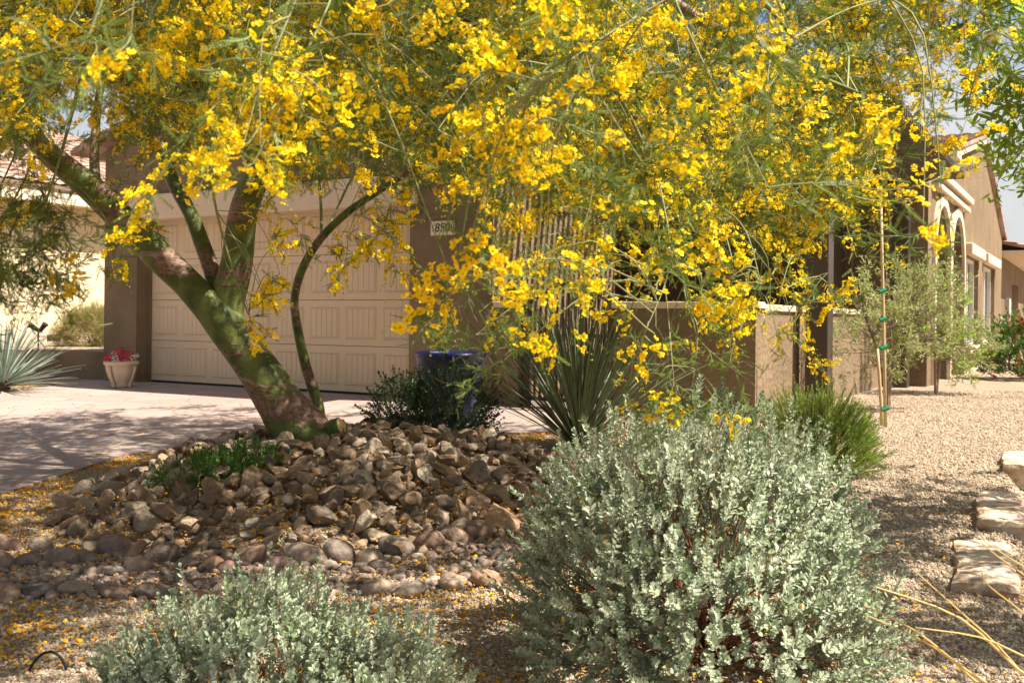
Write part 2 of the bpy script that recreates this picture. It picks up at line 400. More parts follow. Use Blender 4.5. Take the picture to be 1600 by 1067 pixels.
def drive_sheet(name, poly, lift=.02, mat='drive'):
    top = lambda p: (p[0], p[1], Gbase(*p) + lift); bot = lambda p: (p[0], p[1], Gbase(*p) - .12)
    return tag(obj(name, MB().prism(poly, bot, top), M[mat]), kind='structure')
wxy = lambda a, b: W(a, b)[:2]
drive_poly = [(-5.6, 2.0), (-3.75, 5.6), (-3.42, 6.7), (-3.2, 8.2), (-2.5, 9.05), (-1.0, 9.35), (.1, 9.3), (.62, 9.35), wxy(-4.42, B0), wxy(-13.2, B0), (-6.95, 13.4), (-10.9, 6.6), (-11.0, 2.0)]
drive_sheet('driveway', drive_poly)
tag(obj('garage_apron', MB().hbox(-12.32, -7.3, B0 + .001, 10.5, -.1, .016), M['drive']), kind='structure')
tag(obj('courtyard_paving', MB().hbox(-6.05, -3.25, B0 + .001, 13.2, -.1, .014).hbox(-8.99, -3.25, 13.201, 20.3, -.1, .013), M['drive']), kind='structure')
def in_poly(x, y, poly):
    c = False; n = len(poly)
    for i in range(n):
        x1, y1 = poly[i]; x2, y2 = poly[i - 1]
        if (y1 > y) != (y2 > y) and x < (x2 - x1) * (y - y1) / (y2 - y1) + x1: c = not c
    return c

# ------------------------------------------------------------------ house
house = thing('stucco_house', 'brown stucco house with beige garage door, arched porch and tiled roof', 'house', W(-9, 14, 0))
def tile_roof(name, p00, p10, p01, p11, parent, ribs, rows, amp=.035, thick=.07):
    """p00-p10 along the eave, p01-p11 along the ridge"""
    P = [Vector(p) for p in (p00, p10, p01, p11)]; n = (P[1] - P[0]).cross(P[2] - P[0]).normalized()
    if n.z < 0: n = -n
    mb = MB(); k = 4; cols = ribs * k + 1
    for j in range(rows + 1):
        for st in ((0, 1) if 0 < j < rows else ((1,) if j == 0 else (0,))):
            v = j / rows
            for i in range(cols):
                u = i / (cols - 1)
                p = (P[0] * (1 - u) + P[1] * u) * (1 - v) + (P[2] * (1 - u) + P[3] * u) * v
                h = amp * abs(math.sin(math.pi * i / k)) + (.035 if st == 1 else 0) + thick
                mb.v.append(tuple(p + n * h))
    nr = len(mb.v) // cols
    mb.f = [(j * cols + i, j * cols + i + 1, (j + 1) * cols + i + 1, (j + 1) * cols + i) for j in range(nr - 1) for i in range(cols - 1)]; mb.m = [0] * len(mb.f)
    q = [P[0], P[1], P[3], P[2]]
    mb.hexa([tuple(x) for x in q] + [tuple(x + n * (thick + .004)) for x in q])
    return obj(name, mb, M['tile'], parent)
AL, AR = -12.32, -7.30           # door opening
# garage front with its opening, as one slab
poly = [(-13.06, -.1), (AL, -.1), (AL, 2.44), (AR, 2.44), (AR, -.1), (-6.1, -.1), (-6.1, 3.5), (-9.58, 4.5), (-13.06, 3.5)]
obj('garage_wall', MB().prism(poly, lambda p: W(p[0], B0, p[1]), lambda p: W(p[0], 10.07, p[1])), M['stucco'], house)
obj('side_wall', MB().hbox(-13.058, -12.8, 10.07, 20.4, -.1, 3.5), M['stucco'], house)
obj('side_wall', MB().hbox(-6.36, -6.102, 10.07, 13.2, -.1, 3.5), M['stucco'], house)
obj('alcove_wall', MB().hbox(-9.0, -6.36, 12.95, 13.2, -.1, 3.5), M['stucco'], house)
obj('alcove_wall', MB().hbox(-9.25, -9.0, 12.95, 20.4, -.1, 3.5), M['stucco'], house)
obj('ceiling_slab', MB().hbox(-12.8, -6.37, 10.07, 20.0, 2.9, 3.0), M['stucco'], house)
obj('door_header', MB().hbox(AL - .12, AR + .12, B0 - .07, B0 + .2, 2.44 - .03, 2.78), M['stucco_trim'], house, bevel=.015)
obj('door_jamb', MB().hbox(AL, AL + .035, 10.03, 10.12, 0, 2.44), M['stucco'], house)
obj('door_seal', MB().hbox(AL + .02, AR - .02, 10.072, 10.14, .016, .045), M['seal'], house)
rf = tile_roof('garage_roof', W(-13.45, 9.5, 3.42), W(-13.45, 20.6, 3.42), W(-9.58, 9.5, 4.53), W(-9.58, 20.6, 4.53), house, 36, 12)
tile_roof('garage_roof', W(-5.85, 20.6, 3.44), W(-5.85, 9.5, 3.44), W(-9.58, 20.6, 4.53), W(-9.58, 9.5, 4.53), house, 36, 12)
# garage door: four sections of eight grooved panels
SW_ = (AR - AL - .07); pw = SW_ / 8; sh = 2.40 / 4
def panel_mesh():
    m = MB(); w2, h2 = pw * .5 - .055, sh * .5 - .085; t = .016
    m.add([(-w2, 0, -h2), (w2, 0, -h2), (w2, 0, h2), (-w2, 0, h2), (-w2 + t, -.012, -h2 + t), (w2 - t, -.012, -h2 + t), (w2 - t, -.012, h2 - t), (-w2 + t, -.012, h2 - t),
           (-w2 + 2 * t, -.003, -h2 + 2 * t), (w2 - 2 * t, -.003, -h2 + 2 * t), (w2 - 2 * t, -.003, h2 - 2 * t), (-w2 + 2 * t, -.003, h2 - 2 * t)],
          [(0, 1, 5, 4), (1, 2, 6, 5), (2, 3, 7, 6), (3, 0, 4, 7), (4, 5, 9, 8), (5, 6, 10, 9), (6, 7, 11, 10), (7, 4, 8, 11)])
    nb = 5; x0, x1 = -w2 + 2 * t, w2 - 2 * t; bw = (x1 - x0) / nb; z0, z1 = -h2 + 2 * t, h2 - 2 * t
    for k in range(nb):
        a0, a1 = x0 + k * bw, x0 + (k + 1) * bw; g = .005
        m.add([(a0, -.002, z0), (a0 + g, -.010, z0), (a1 - g, -.010, z0), (a1, -.002, z0), (a0, -.002, z1), (a0 + g, -.010, z1), (a1 - g, -.010, z1), (a1, -.002, z1)],
              [(0, 1, 5, 4), (1, 2, 6, 5), (2, 3, 7, 6)])
    return m.mesh('door_panel', M['door'])
pmesh = panel_mesh()
for i in range(4):
    z0 = .045 + i * sh
    sec = obj('door_section', MB().hbox(AL + .035, AR - .035, 10.075, 10.13, z0 + .003, z0 + sh - .004), M['door'], house)
    for k in range(8):
        ac = AL + .035 + (k + .5) * pw
        place('door_panel', pmesh, sec, W(ac, 10.0745, z0 + sh / 2), (0, 0, HROT))
        o = bpy.data.objects[-1] if False else None
# the three-level parenting above keeps the panel location relative to the section's origin (the house origin)

# main wing: side wall with two arches, two windows, gable
SA, SB = -2.70, -2.40
wallmap = (lambda p: W(SA, p[0], p[1]), lambda p: W(SB, p[0], p[1]))
def arch_pts(b0, b1, top, n=14):
    r = (b1 - b0) / 2; c = (b0 + b1) / 2; zs = top - r
    return [(c - r * math.cos(math.pi * k / n), zs + r * math.sin(math.pi * k / n)) for k in range(n + 1)]
A1, A2 = (17.72, 19.5), (19.78, 21.6)
ap1, ap2 = arch_pts(*A1, 3.05), arch_pts(*A2, 3.05)
poly = [(17.1, -.3), (A1[0], -.3)] + ap1 + [(A1[1], -.3), (A2[0], -.3)] + ap2 + [(A2[1], -.3), (22.2, -.3), (22.2, 4.66), (20.4, 4.3), (20.4, 3.6), (17.1, 3.6)]
obj('gable_wall', MB().prism(poly, *wallmap), M['stucco'], house)
W1, W2 = (22.4, 24.7), (25.8, 28.7); SILL, HEAD = .55, 2.42
for nm, pl in (('pier', [(22.2, -.3), (W1[0], -.3), (W1[0], 4.70), (22.2, 4.66)]), ('pier', [(W1[1], -.3), (W2[0], -.3), (W2[0], 5.15), (25.3, 5.3), (W1[1], 5.18)]),
               ('pier', [(W2[1], -.3), (30.8, -.3), (30.8, 3.45), (W2[1], 4.16)]),
               ('wall_below_window', [(W1[0], -.3), (W1[1], -.3), (W1[1], SILL), (W1[0], SILL)]), ('wall_below_window', [(W2[0], -.3), (W2[1], -.3), (W2[1], SILL), (W2[0], SILL)]),
               ('wall_above_window', [(W1[0], HEAD), (W1[1], HEAD), (W1[1], 5.18), (W1[0], 4.70)]), ('wall_above_window', [(W2[0], HEAD), (W2[1], HEAD), (W2[1], 4.16), (W2[0], 5.15)])):
    obj(nm, MB().prism(pl, *wallmap), M['stucco'], house)
obj('plinth', MB().hbox(SB, SB + .05, 21.7, 30.8, -.3, .06), M['cast_stone'], house)
for (b0, b1), ap in ((A1, ap1), (A2, ap2)):
    t_ = .17; r = (b1 - b0) / 2; c = (b0 + b1) / 2; zs = 3.05 - r; n = 14
    outer = [(c - (r + t_) * math.cos(math.pi * k / n), zs + (r + t_) * math.sin(math.pi * k / n)) for k in range(n + 1)]
    if b0 < 19: outer = [(min(p[0], 19.63), p[1]) for p in outer]
    else: outer = [(max(p[0], 19.65), p[1]) for p in outer]
    ring = [(outer[0][0], -.3)] + outer + [(outer[-1][0], -.3), (b1, -.3)] + list(reversed(ap)) + [(b0, -.3)]
    obj('arch_trim', MB().prism(ring, lambda p: W(SB - .12, p[0], p[1]), lambda p: W(SB + .06, p[0], p[1])), M['stucco_trim'], house)
obj('cornice', MB().hbox(SB - .02, SB + .12, 17.5, 21.95, 3.24, 3.34), M['stucco_trim'], house, bevel=.02)
obj('cornice', MB().hbox(SB - .02, SB + .17, 17.45, 22.05, 3.40, 3.53), M['stucco_trim'], house, bevel=.02)
obj('front_wall', MB().hbox(-12.7, SA, 20.4, 20.65, -.1, 4.3), M['stucco'], house)
obj('porch_wall', MB().hbox(-4.6, -4.4, 17.2, 20.4, -.1, 3.6), M['shaded_porch'], house)
obj('porch_wall', MB().hbox(-4.4, SA, 22.0, 22.2, -.1, 3.6), M['shaded_porch'], house)
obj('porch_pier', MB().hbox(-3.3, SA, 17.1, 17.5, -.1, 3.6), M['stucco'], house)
obj('porch_roof_slab', MB().hbox(-4.6, SA, 17.12, 22.0, 3.45, 3.58), M['shaded_porch'], house)
for b0, b1 in (W1, W2):
    wn = obj('window', MB().hbox(SB - .2, SB - .185, b0 + .02, b1 - .02, SILL + .02, HEAD - .02), M['glass'], house)
    obj('window_cap', MB().hbox(SB - .02, SB + .14, b0 - .2, b1 + .2, HEAD + .02, HEAD + .25), M['stucco_trim'], house, bevel=.02)
    obj('window_sill', MB().hbox(SB - .02, SB + .12, b0 - .15, b1 + .15, SILL - .16, SILL - .005), M['stucco_trim'], house, bevel=.02)
    mid = b0 + (b1 - b0) * .45
    for x0, x1, z0, z1 in ((b0, b0 + .07, SILL, HEAD), (b1 - .07, b1, SILL, HEAD), (mid - .04, mid + .04, SILL + .07, HEAD - .07), (b0 + .07, b1 - .07, SILL, SILL + .07), (b0 + .07, b1 - .07, HEAD - .07, HEAD)):
        obj('frame', MB().hbox(SB - .18, SB - .09, x0, x1, z0, z1), M['white_frame'], wn)
    obj('blind', MB().hbox(SB - .182, SB - .17, b0 + .08, mid - .05, SILL + .08, HEAD - .08), M['blind'], wn)
tile_roof('roof', W(-2.26, 19.85, 4.22), W(-13, 19.85, 4.22), W(-2.26, 25.3, 5.33), W(-13, 25.3, 5.33), house, 36, 16)
tile_roof('roof', W(-13, 31.3, 3.32), W(-2.30, 31.3, 3.32), W(-13, 25.3, 5.33), W(-2.30, 25.3, 5.33), house, 36, 18)
obj('eave', MB().hbox(-12.9, -2.29, 19.8, 20.4, 4.08, 4.2), M['stucco_trim'], house)
obj('rake_board', MB().prism([(20.0, 4.1), (25.3, 5.18), (25.3, 5.32), (20.0, 4.24)], lambda p: W(SB, p[0], p[1]), lambda p: W(-2.3, p[0], p[1])), M['stucco_trim'], house)
# low rear wing
obj('rear_wall', MB().hbox(SA, SB, 30.8, 34.6, -.3, 2.9), M['stucco'], house)
obj('rear_wall', MB().hbox(SA, SB, 37.4, 41, -.3, 2.9), M['stucco'], house)
obj('rear_wall', MB().hbox(SA, SB, 34.6, 37.4, 2.3, 2.9), M['stucco'], house)
obj('rear_door', MB().hbox(SB - .26, SB - .2, 34.6, 37.4, -.05, 2.3), M['white_frame'], house)
obj('rear_roof_soffit', MB().hbox(-6, -1.65, 30.9, 41.3, 2.9, 3.06), M['stucco_trim'], house)
tile_roof('rear_roof', W(-1.6, 30.9, 3.07), W(-1.6, 41.4, 3.07), W(-7, 30.9, 4.3), W(-7, 41.4, 4.3), house, 34, 12)
# fix the locations of the door panels: their parent section shares the house origin
# ------------------------------------------------------------------ utility box with its cable, planter under the window
ub = thing('utility_box', 'grey utility box with hanging cable on the sunlit side wall', 'utility box', W(SB, 32.2, 1.2))
obj('box', MB().hbox(SB, SB + .12, 32.0, 32.6, 1.05, 1.75), M['grey_metal'], ub, bevel=.01)
obj('cable', MB().tube([W(SB + .04, 32.3, 1.06), W(SB + .05, 32.3, .5), W(SB + .08, 32.5, .1), W(SB + .1, 33.2, -.1), W(SB + .1, 34, -.12)], .03, 6), M['grey_metal'], ub)
pl = thing('window_planter', 'white planter box with carved swags under the far side window', 'planter', W(SB + .3, 27.6, .1))
obj('box', MB().hbox(SB + .1, SB + .45, 26.4, 28.4, .06, .42), M['cast_stone'], pl, bevel=.02)
obj('rim', MB().hbox(SB + .07, SB + .49, 26.3, 28.5, .42, .48), M['stucco_trim'], pl, bevel=.01)
fb = thing('hose_pipe', 'bent copper coloured water pipe beside the window planter', 'pipe', W(SB, 29.6, 0))
obj('pipe', MB().tube([W(SB + .1, 29.2, -.1), W(SB + .1, 29.2, .28), W(SB + .1, 29.3, .34), W(SB + .1, 30.0, .34), W(SB + .1, 30.1, .28), W(SB + .1, 30.1, .05)], .035, 6), M['bamboo'], fb)

# ------------------------------------------------------------------ courtyard wall and gate
cw = thing('courtyard_wall', 'low brown stucco courtyard wall with capped top beside the iron gate', 'wall', W(-3.8, B0, 0))
TOPW = 1.15
obj('wall_segment', MB().hbox(-6.098, -5.76, B0 + .03, B0 + .23, -.15, TOPW), M['stucco'], cw)
obj('wall_segment', MB().hbox(-4.56, -3.19, B0 + .03, B0 + .23, -.15, TOPW), M['stucco'], cw)
obj('wall_segment', MB().hbox(-3.19, -2.99, B0 + .028, 17.1, -.25, TOPW - .02), M['stucco'], cw)
obj('wall_cap', MB().hbox(-6.096, -5.73, B0, B0 + .26, TOPW, TOPW + .07), M['stucco_trim'], cw, bevel=.008)
obj('wall_cap', MB().hbox(-4.58, -2.96, B0, B0 + .26, TOPW, TOPW + .07), M['stucco_trim'], cw, bevel=.008)
obj('wall_cap', MB().hbox(-3.22, -2.96, B0 + .26, 17.1, TOPW - .02, TOPW + .05), M['stucco_trim'], cw, bevel=.008)
gt = thing('iron_gate', 'arched rust brown iron gate between the stucco walls', 'gate', W(-5.15, B0 + .13, 0))
bg0 = B0 + .13
for a in (-5.70, -4.62): obj('post', MB().hbox(a - .04, a + .04, bg0 - .04, bg0 + .04, -.05, 1.28), M['rust_iron'], gt)
def arch_z(a): return 1.22 + .20 * math.cos((a + 5.16) / .5 * math.pi / 2)
for z in (.09, .82): obj('rail', MB().hbox(-5.655, -4.665, bg0 - .018, bg0 + .018, z, z + .04), M['rust_iron'], gt)
obj('arch_rail', MB().tube([W(-5.66 + .05 * k, bg0, arch_z(-5.66 + .05 * k)) for k in range(21)], .022, 6), M['rust_iron'], gt)
for k in range(13):
    a = -5.60 + k * .073; obj('bar', MB().tube([W(a, bg0, .1), W(a, bg0, arch_z(a))], .0135, 6), M['rust_iron'], gt)
for k in range(4):
    a = -5.5 + k * .22
    obj('scroll', MB().tube([W(a + .07 * math.cos(t_) * (1 - t_ / 14), bg0 - .012, .42 + .12 * math.sin(t_) * (1 - t_ / 14)) for t_ in np.linspace(0, 9, 22)], .007, 5), M['rust_iron'], gt)

# ------------------------------------------------------------------ pergola
pg = thing('slatted_pergola', 'dark brown slatted patio cover on square posts over the courtyard', 'pergola', W(-4.2, 15, 0))
PZ = 3.30; PA0, PA1 = -6.06, -1.87
sl = MB().box(-(PA1 - PA0) / 2, (PA1 - PA0) / 2, -.03, .03, 0, .10).mesh('slat', M['slat'])
nb = int((17.05 - 10.0) / .14)
for k in range(nb + 1):
    place('slat', sl, pg, W((PA0 + PA1) / 2, 10.05 + k * .14, PZ), (0, 0, HROT))
for a in (-5.9, -4.3, -2.75): obj('beam', MB().hbox(a - .05, a + .05, 9.95, 17.08, PZ - .12, PZ - .002), M['brown_metal'], pg)
for b in (11.45, 16.75): 
    obj('post', MB().hbox(-2.87, -2.62, b - .125, b + .125, -.35, PZ - .12), M['brown_metal'], pg, bevel=.012)
    obj('bracket', MB().hbox(-2.8, -2.69, b - .5, b + .5, PZ - .22, PZ - .122), M['brown_metal'], pg)

# ------------------------------------------------------------------ neighbour, retaining wall
nh = thing('neighbor_house', 'cream stucco neighbouring house in full sun with pink tiled roof', 'house', W(-23, 16, .4))
obj('wall', MB().hbox(-26, -20, 6, 27, -.1, 3.5), M['stucco_cream'], nh)
obj('wall_base', MB().hbox(-20, -19.94, 6, 27, .3, .66), M['cast_stone'], nh)
obj('soffit', MB().hbox(-19.999, -19.45, 5.6, 27.4, 3.42, 3.5), M['stucco_cream'], nh)
obj('fascia', MB().hbox(-19.45, -19.38, 5.6, 27.4, 3.40, 3.72), M['cream_fascia'], nh)
tile_roof('roof', W(-19.33, 5.5, 3.70), W(-19.33, 27.5, 3.70), W(-25.2, 5.5, 6.0), W(-25.2, 27.5, 6.0), nh, 70, 16)
for k, b in enumerate((13.55, 13.95)): obj('vent', MB().hbox(-19.94, -19.92, b, b + .32, .42, .56), M['black_plastic'], nh)
tag(obj('planting_bed', MB().hbox(-20, -13.07, 10.3, 24, -.1, .40).hbox(-19.99, -15.5, 10.9, 24, -.1, .41), M['gravel']), kind='structure')
rw = obj('retaining_wall', MB().hbox(-15.4, -13.075, 10.05, 10.299, -.1, .43), M['stucco'], None, W(-14.2, 10.1, 0), bevel=.015)
tag(rw, 'low brown retaining wall in shade left of the garage pillar', 'wall')
# ================================================================== STONES
def ico(sub):
    t = (1 + 5 ** .5) / 2
    v = [Vector(p).normalized() for p in [(-1, t, 0), (1, t, 0), (-1, -t, 0), (1, -t, 0), (0, -1, t), (0, 1, t), (0, -1, -t), (0, 1, -t), (t, 0, -1), (t, 0, 1), (-t, 0, -1), (-t, 0, 1)]]
    f = [(0, 11, 5), (0, 5, 1), (0, 1, 7), (0, 7, 10), (0, 10, 11), (1, 5, 9), (5, 11, 4), (11, 10, 2), (10, 7, 6), (7, 1, 8), (3, 9, 4), (3, 4, 2), (3, 2, 6), (3, 6, 8), (3, 8, 9), (4, 9, 5), (2, 4, 11), (6, 2, 10), (8, 6, 7), (9, 8, 1)]
    for _ in range(sub):
        c = {}; nf = []
        def mid(a, b):
            k = (min(a, b), max(a, b))
            if k not in c: v.append(((v[a] + v[b]) / 2).normalized()); c[k] = len(v) - 1
            return c[k]
        for a, b, d in f:
            x, y, z = mid(a, b), mid(b, d), mid(d, a); nf += [(a, x, z), (b, y, x), (d, z, y), (x, y, z)]
        f = nf
    return v, f
ICO = {s: ico(s) for s in (0, 1, 2)}
def stone_mesh(name, mat, seed, sub=2, cuts=6, sharp=.72, rough=.10, stretch=(1, .8, .65), smooth=True, flat=.9, angle=0):
    rs = random.Random(seed); v, f = ICO[sub]
    pl = [(Vector((rs.gauss(0, 1), rs.gauss(0, 1), rs.gauss(0, 1))).normalized(), rs.uniform(sharp - .1, sharp + .15)) for _ in range(cuts)]
    o = Vector((rs.uniform(0, 50),) * 3); m = MB()
    for p in v:
        q = p.copy()
        for n, d in pl:
            k = q.dot(n)
            if k > d: q -= n * (k - d) * flat
        q *= 1 + rough * mnoise.noise(p * 1.6 + o) + rough * .4 * mnoise.noise(p * 4 + o)
        m.v.append((q.x * stretch[0], q.y * stretch[1], q.z * stretch[2]))
    m.f = list(f); m.m = [0] * len(f)
    me = m.mesh(name, mat, smooth=smooth)
    if angle: me.set_sharp_from_angle(angle=R(angle))
    return me
rock_meshes = [stone_mesh('rock', M['stone'], 100 + k, 2, 13, .55, .13, (1, random.uniform(.65, .95), random.uniform(.5, .8)), True, 1.0, 22) for k in range(14)]
boulder_meshes = [stone_mesh('boulder', M['river'], 200 + k, 2, 4, .85, .10, (1, random.uniform(.6, .85), random.uniform(.6, .85))) for k in range(8)]
peb_meshes = [stone_mesh('pebble', M['pebble'], 300 + k, 0, 4, .7, .25, (1, .8, .6), False) for k in range(6)] 
creek_meshes = [stone_mesh('creek_pebble', M['river2'], 400 + k, 1, 3, .8, .12, (1, .75, .5)) for k in range(6)]

mound = tag(thing('rock_mound', 'mound of brown rip rap stones round the foot of the tree', 'rock mound', (MC[0], MC[1], -.15)))
class Packer:
    def __init__(s, cell=.12): s.c = cell; s.d = {}
    def ok(s, x, y, r, k=.8):
        i, j = int(x // s.c), int(y // s.c)
        for a in range(i - 2, i + 3):
            for b in range(j - 2, j + 3):
                for (X, Y, q) in s.d.get((a, b), ()):
                    if (X - x) ** 2 + (Y - y) ** 2 < (k * (q + r)) ** 2: return False
        return True
    def put(s, x, y, r): s.d.setdefault((int(x // s.c), int(y // s.c)), []).append((x, y, r))
TREE_XY = at(462, 688, 7.2)[:2]
def slope_n(x, y, h=.06):
    return Vector((G(x - h, y) - G(x + h, y), G(x, y - h) - G(x, y + h), 2 * h)).normalized()
pk = Packer(); rocks = []
for layer, (rmin, rmax, tries, lift) in enumerate(((.10, .135, 45, .3), (.068, .10, 380, .35), (.040, .064, 8000, .30), (.024, .038, 12000, .25), (.016, .026, 9000, .25))):
    for _ in range(tries):
        x = random.uniform(MC[0] - 1.75, MC[0] + 1.75); y = random.uniform(MC[1] - 2.0, MC[1] + 2.0)
        if mound_r(x, y) > 1.02 + random.uniform(-.03, .05): continue
        if (x - TREE_XY[0]) ** 2 + (y - TREE_XY[1]) ** 2 < .20 ** 2: continue
        r = random.uniform(rmin, rmax)
        if layer == 0 and random.random() < .5: r *= .85
        if not pk.ok(x, y, r, .70): continue
        pk.put(x, y, r); rocks.append((x, y, G(x, y) + r * lift, r))
# a second, loose layer lying on top
for _ in range(420):
    x = random.gauss(MC[0], .75); y = random.gauss(MC[1] - .1, .8)
    if mound_r(x, y) > .93 or (x - TREE_XY[0]) ** 2 + (y - TREE_XY[1]) ** 2 < .3 ** 2: continue
    r = random.uniform(.035, .085); rocks.append((x, y, G(x, y) + .045 + r * .5, r))
rocks.sort(key=lambda q: -q[3] / q[1])
def rrot(x, y): 
    q = slope_n(x, y).to_track_quat('Z', 'Y') @ Quaternion((0, 0, 1), random.uniform(0, 6.283)) @ Quaternion((1, 0, 0), random.gauss(0, .45)) @ Quaternion((0, 1, 0), random.gauss(0, .45))
    return tuple(q.to_euler())
for (x, y, z, r) in rocks[:300]: place('stone', random.choice(rock_meshes), mound, (x, y, z), rrot(x, y), (r * random.uniform(1.05, 1.4), r * random.uniform(.9, 1.25), r * random.uniform(.9, 1.3)))
rest = rocks[300:]
scatter('small_stones', rock_meshes, [q[:3] for q in rest], [rrot(q[0], q[1]) for q in rest], [q[3] * 1.2 for q in rest], [random.randrange(14) for _ in rest], mound)

# boulder rows along the dry creek bed
ROWA = [(-10, 880, .16), (40, 876, .13), (90, 872, .15), (130, 868, .10), (178, 858, .17), (212, 884, .12), (250, 872, .16), (292, 878, .12), (330, 882, .11), (352, 886, .10), (388, 872, .14),
        (470, 872, .20), (528, 868, .17), (575, 872, .12), (618, 858, .18), (668, 850, .17), (712, 842, .15), (750, 832, .17), (800, 800, .17), (840, 790, .13), (60, 852, .12), (5, 850, .13), (430, 880, .12), (590, 882, .10)]
ROWB = [(510, 925, .13), (585, 918, .14), (640, 922, .15), (705, 912, .13), (760, 905, .16), (800, 898, .15), (835, 890, .16), (350, 925, .11), (240, 925, .16), (300, 930, .12), (110, 918, .15), (50, 922, .14), (-5, 930, .16), (180, 925, .12), (440, 930, .12)]
boulders = []
def ground_hit(px, py):
    Y = 5.0
    for _ in range(12):
        x = at(px, py, Y)[0]; d = (py - HOR) * _c - (px - 800) * _s; Y = (CAM_H - (Gbase(x, Y))) * F / d
    return at(px, py, Y)[0], Y
for row, flat in ((ROWA, .9), (ROWB, .55)):
    for px, py, s in row:
        x, y = ground_hit(px, py + 10); s *= .56
        boulders.append((x, y, s))
        place('boulder', random.choice(boulder_meshes), mound, (x, y + s * .4, Gbase(x, y) + s * .38 * flat), (random.gauss(0, .25), random.gauss(0, .25), random.uniform(-.6, .6)), (s * random.uniform(.95, 1.3), s, s * flat * random.uniform(.9, 1.25)))
P, RT, SCL, IX = [], [], [], []
pk2 = Packer(.06)
for _ in range(5200):
    px = random.uniform(-60, 870); py = random.uniform(868, 935) - max(0, px - 500) * .07
    x, y = ground_hit(px, py); r = random.choice((.012, .016, .02, .028, .036))
    if not pk2.ok(x, y, r, .7): continue
    pk2.put(x, y, r); P.append((x, y, G(x, y) + r * .25)); RT.append((random.gauss(0, .3), random.gauss(0, .3), random.uniform(0, 6.3))); SCL.append(r * 1.25); IX.append(random.randrange(6))
scatter('creek_pebbles', creek_meshes, P, RT, SCL, IX, None, 'small dark river pebbles in the dry creek bed', 'pebbles')

# loose gravel chips near the camera
P, RT, SCL, IX = [], [], [], []
def chips(n, y0, y1, s0, s1, pxlo=-150, pxhi=1750):
    k = 0
    while k < n:
        y = math.sqrt(random.uniform(y0 * y0, y1 * y1)); x = random.uniform((pxlo - 800) / F * y, (pxhi - 800) / F * y)
        k += 1
        if in_poly(x, y, drive_poly) or mound_r(x, y) < .97: continue
        if AB(x, y)[1] > B0 - .1 and AB(x, y)[0] < -2.9: continue
        s = random.uniform(s0, s1); P.append((x, y, G(x, y) + s * .15)); RT.append((random.uniform(0, 6), random.uniform(0, 6), random.uniform(0, 6))); SCL.append(s); IX.append(random.randrange(6))
chips(30000, 2.0, 5.0, .005, .012); chips(1500, 2.0, 5.0, .013, .022); chips(900, 5.0, 9.0, .014, .024, 780); chips(30000, 5.0, 9.0, .007, .014, 780); chips(9000, 5.0, 8, .007, .013, -150, 300); chips(16000, 9, 15, .008, .016, 1150)
scatter('gravel_chips', peb_meshes, P, RT, SCL, IX, None, 'loose beige gravel covering the yard', 'gravel')

# stone blocks edging the gravel
def block(name_label, px0, py0, length, width, height, yaw, z_off, seed, white=False):
    x, y = ground_hit(px0, py0)
    rs = random.Random(seed); m = MB(); nx_, ny_, nz_ = 8, 24, 5
    z0 = Gbase(x, y) + z_off
    import itertools
    grid = {}
    for i in range(nx_ + 1):
        for j in range(ny_ + 1):
            for k in range(nz_ + 1):
                if 0 < i < nx_ and 0 < j < ny_ and 0 < k < nz_: continue
                u, v, w_ = i / nx_, j / ny_, k / nz_
                p = Vector((u * width, v * length, w_ * height - .08))
                n = mnoise.noise_vector(p * 5 + Vector((seed * 7, 0, 0))) * .022 + mnoise.noise_vector(p * 17 + Vector((seed * 3, 0, 0))) * .012
                cx = .5 + (u - .5) * (1 - .05 * (w_ == 1) - .03 * (v in (0, 1))); cy = .5 + (v - .5) * (1 - .015 * (w_ == 1))
                p = Vector((cx * width, cy * length, p.z - .008 * ((u in (0, 1)) + (v in (0, 1))) * (w_ == 1))) + n
                ca, sa = math.cos(yaw), math.sin(yaw)
                grid[i, j, k] = len(m.v); m.v.append((x + p.x * ca - p.y * sa, y + p.x * sa + p.y * ca, z0 + p.z))
    def q(a, b, c, d): m.f.append((grid[a], grid[b], grid[c], grid[d])); m.m.append(0)
    for i in range(nx_):
        for j in range(ny_):
            q((i, j, nz_), (i + 1, j, nz_), (i + 1, j + 1, nz_), (i, j + 1, nz_)); q((i, j, 0), (i, j + 1, 0), (i + 1, j + 1, 0), (i + 1, j, 0))
    for i in range(nx_):
        for k in range(nz_):
            q((i, 0, k), (i + 1, 0, k), (i + 1, 0, k + 1), (i, 0, k + 1)); q((i, ny_, k), (i, ny_, k + 1), (i + 1, ny_, k + 1), (i + 1, ny_, k))
    for j in range(ny_):
        for k in range(nz_):
            q((0, j, k), (0, j, k + 1), (0, j + 1, k + 1), (0, j + 1, k)); q((nx_, j, k), (nx_, j + 1, k), (nx_, j + 1, k + 1), (nx_, j, k + 1))
    o = obj('stone_block', m, M['block'], None, (x, y, z0)); 
    return tag(o, name_label, 'stone block', 'stone blocks edging the gravel')
block('weathered pale stone block in dappled shade, lowest and nearest of the edging', 1490, 925, .98, .27, .17, R(-24), -.035, 1)
block('large cream stone block with sunlit top, middle of the edging row', 1527, 828, .95, .25, .17, R(-25), -.02, 2)
block('tan stone block at the right photo edge, farthest of the edging row', 1564, 738, .9, .3, .17, R(-27), -.02, 3)

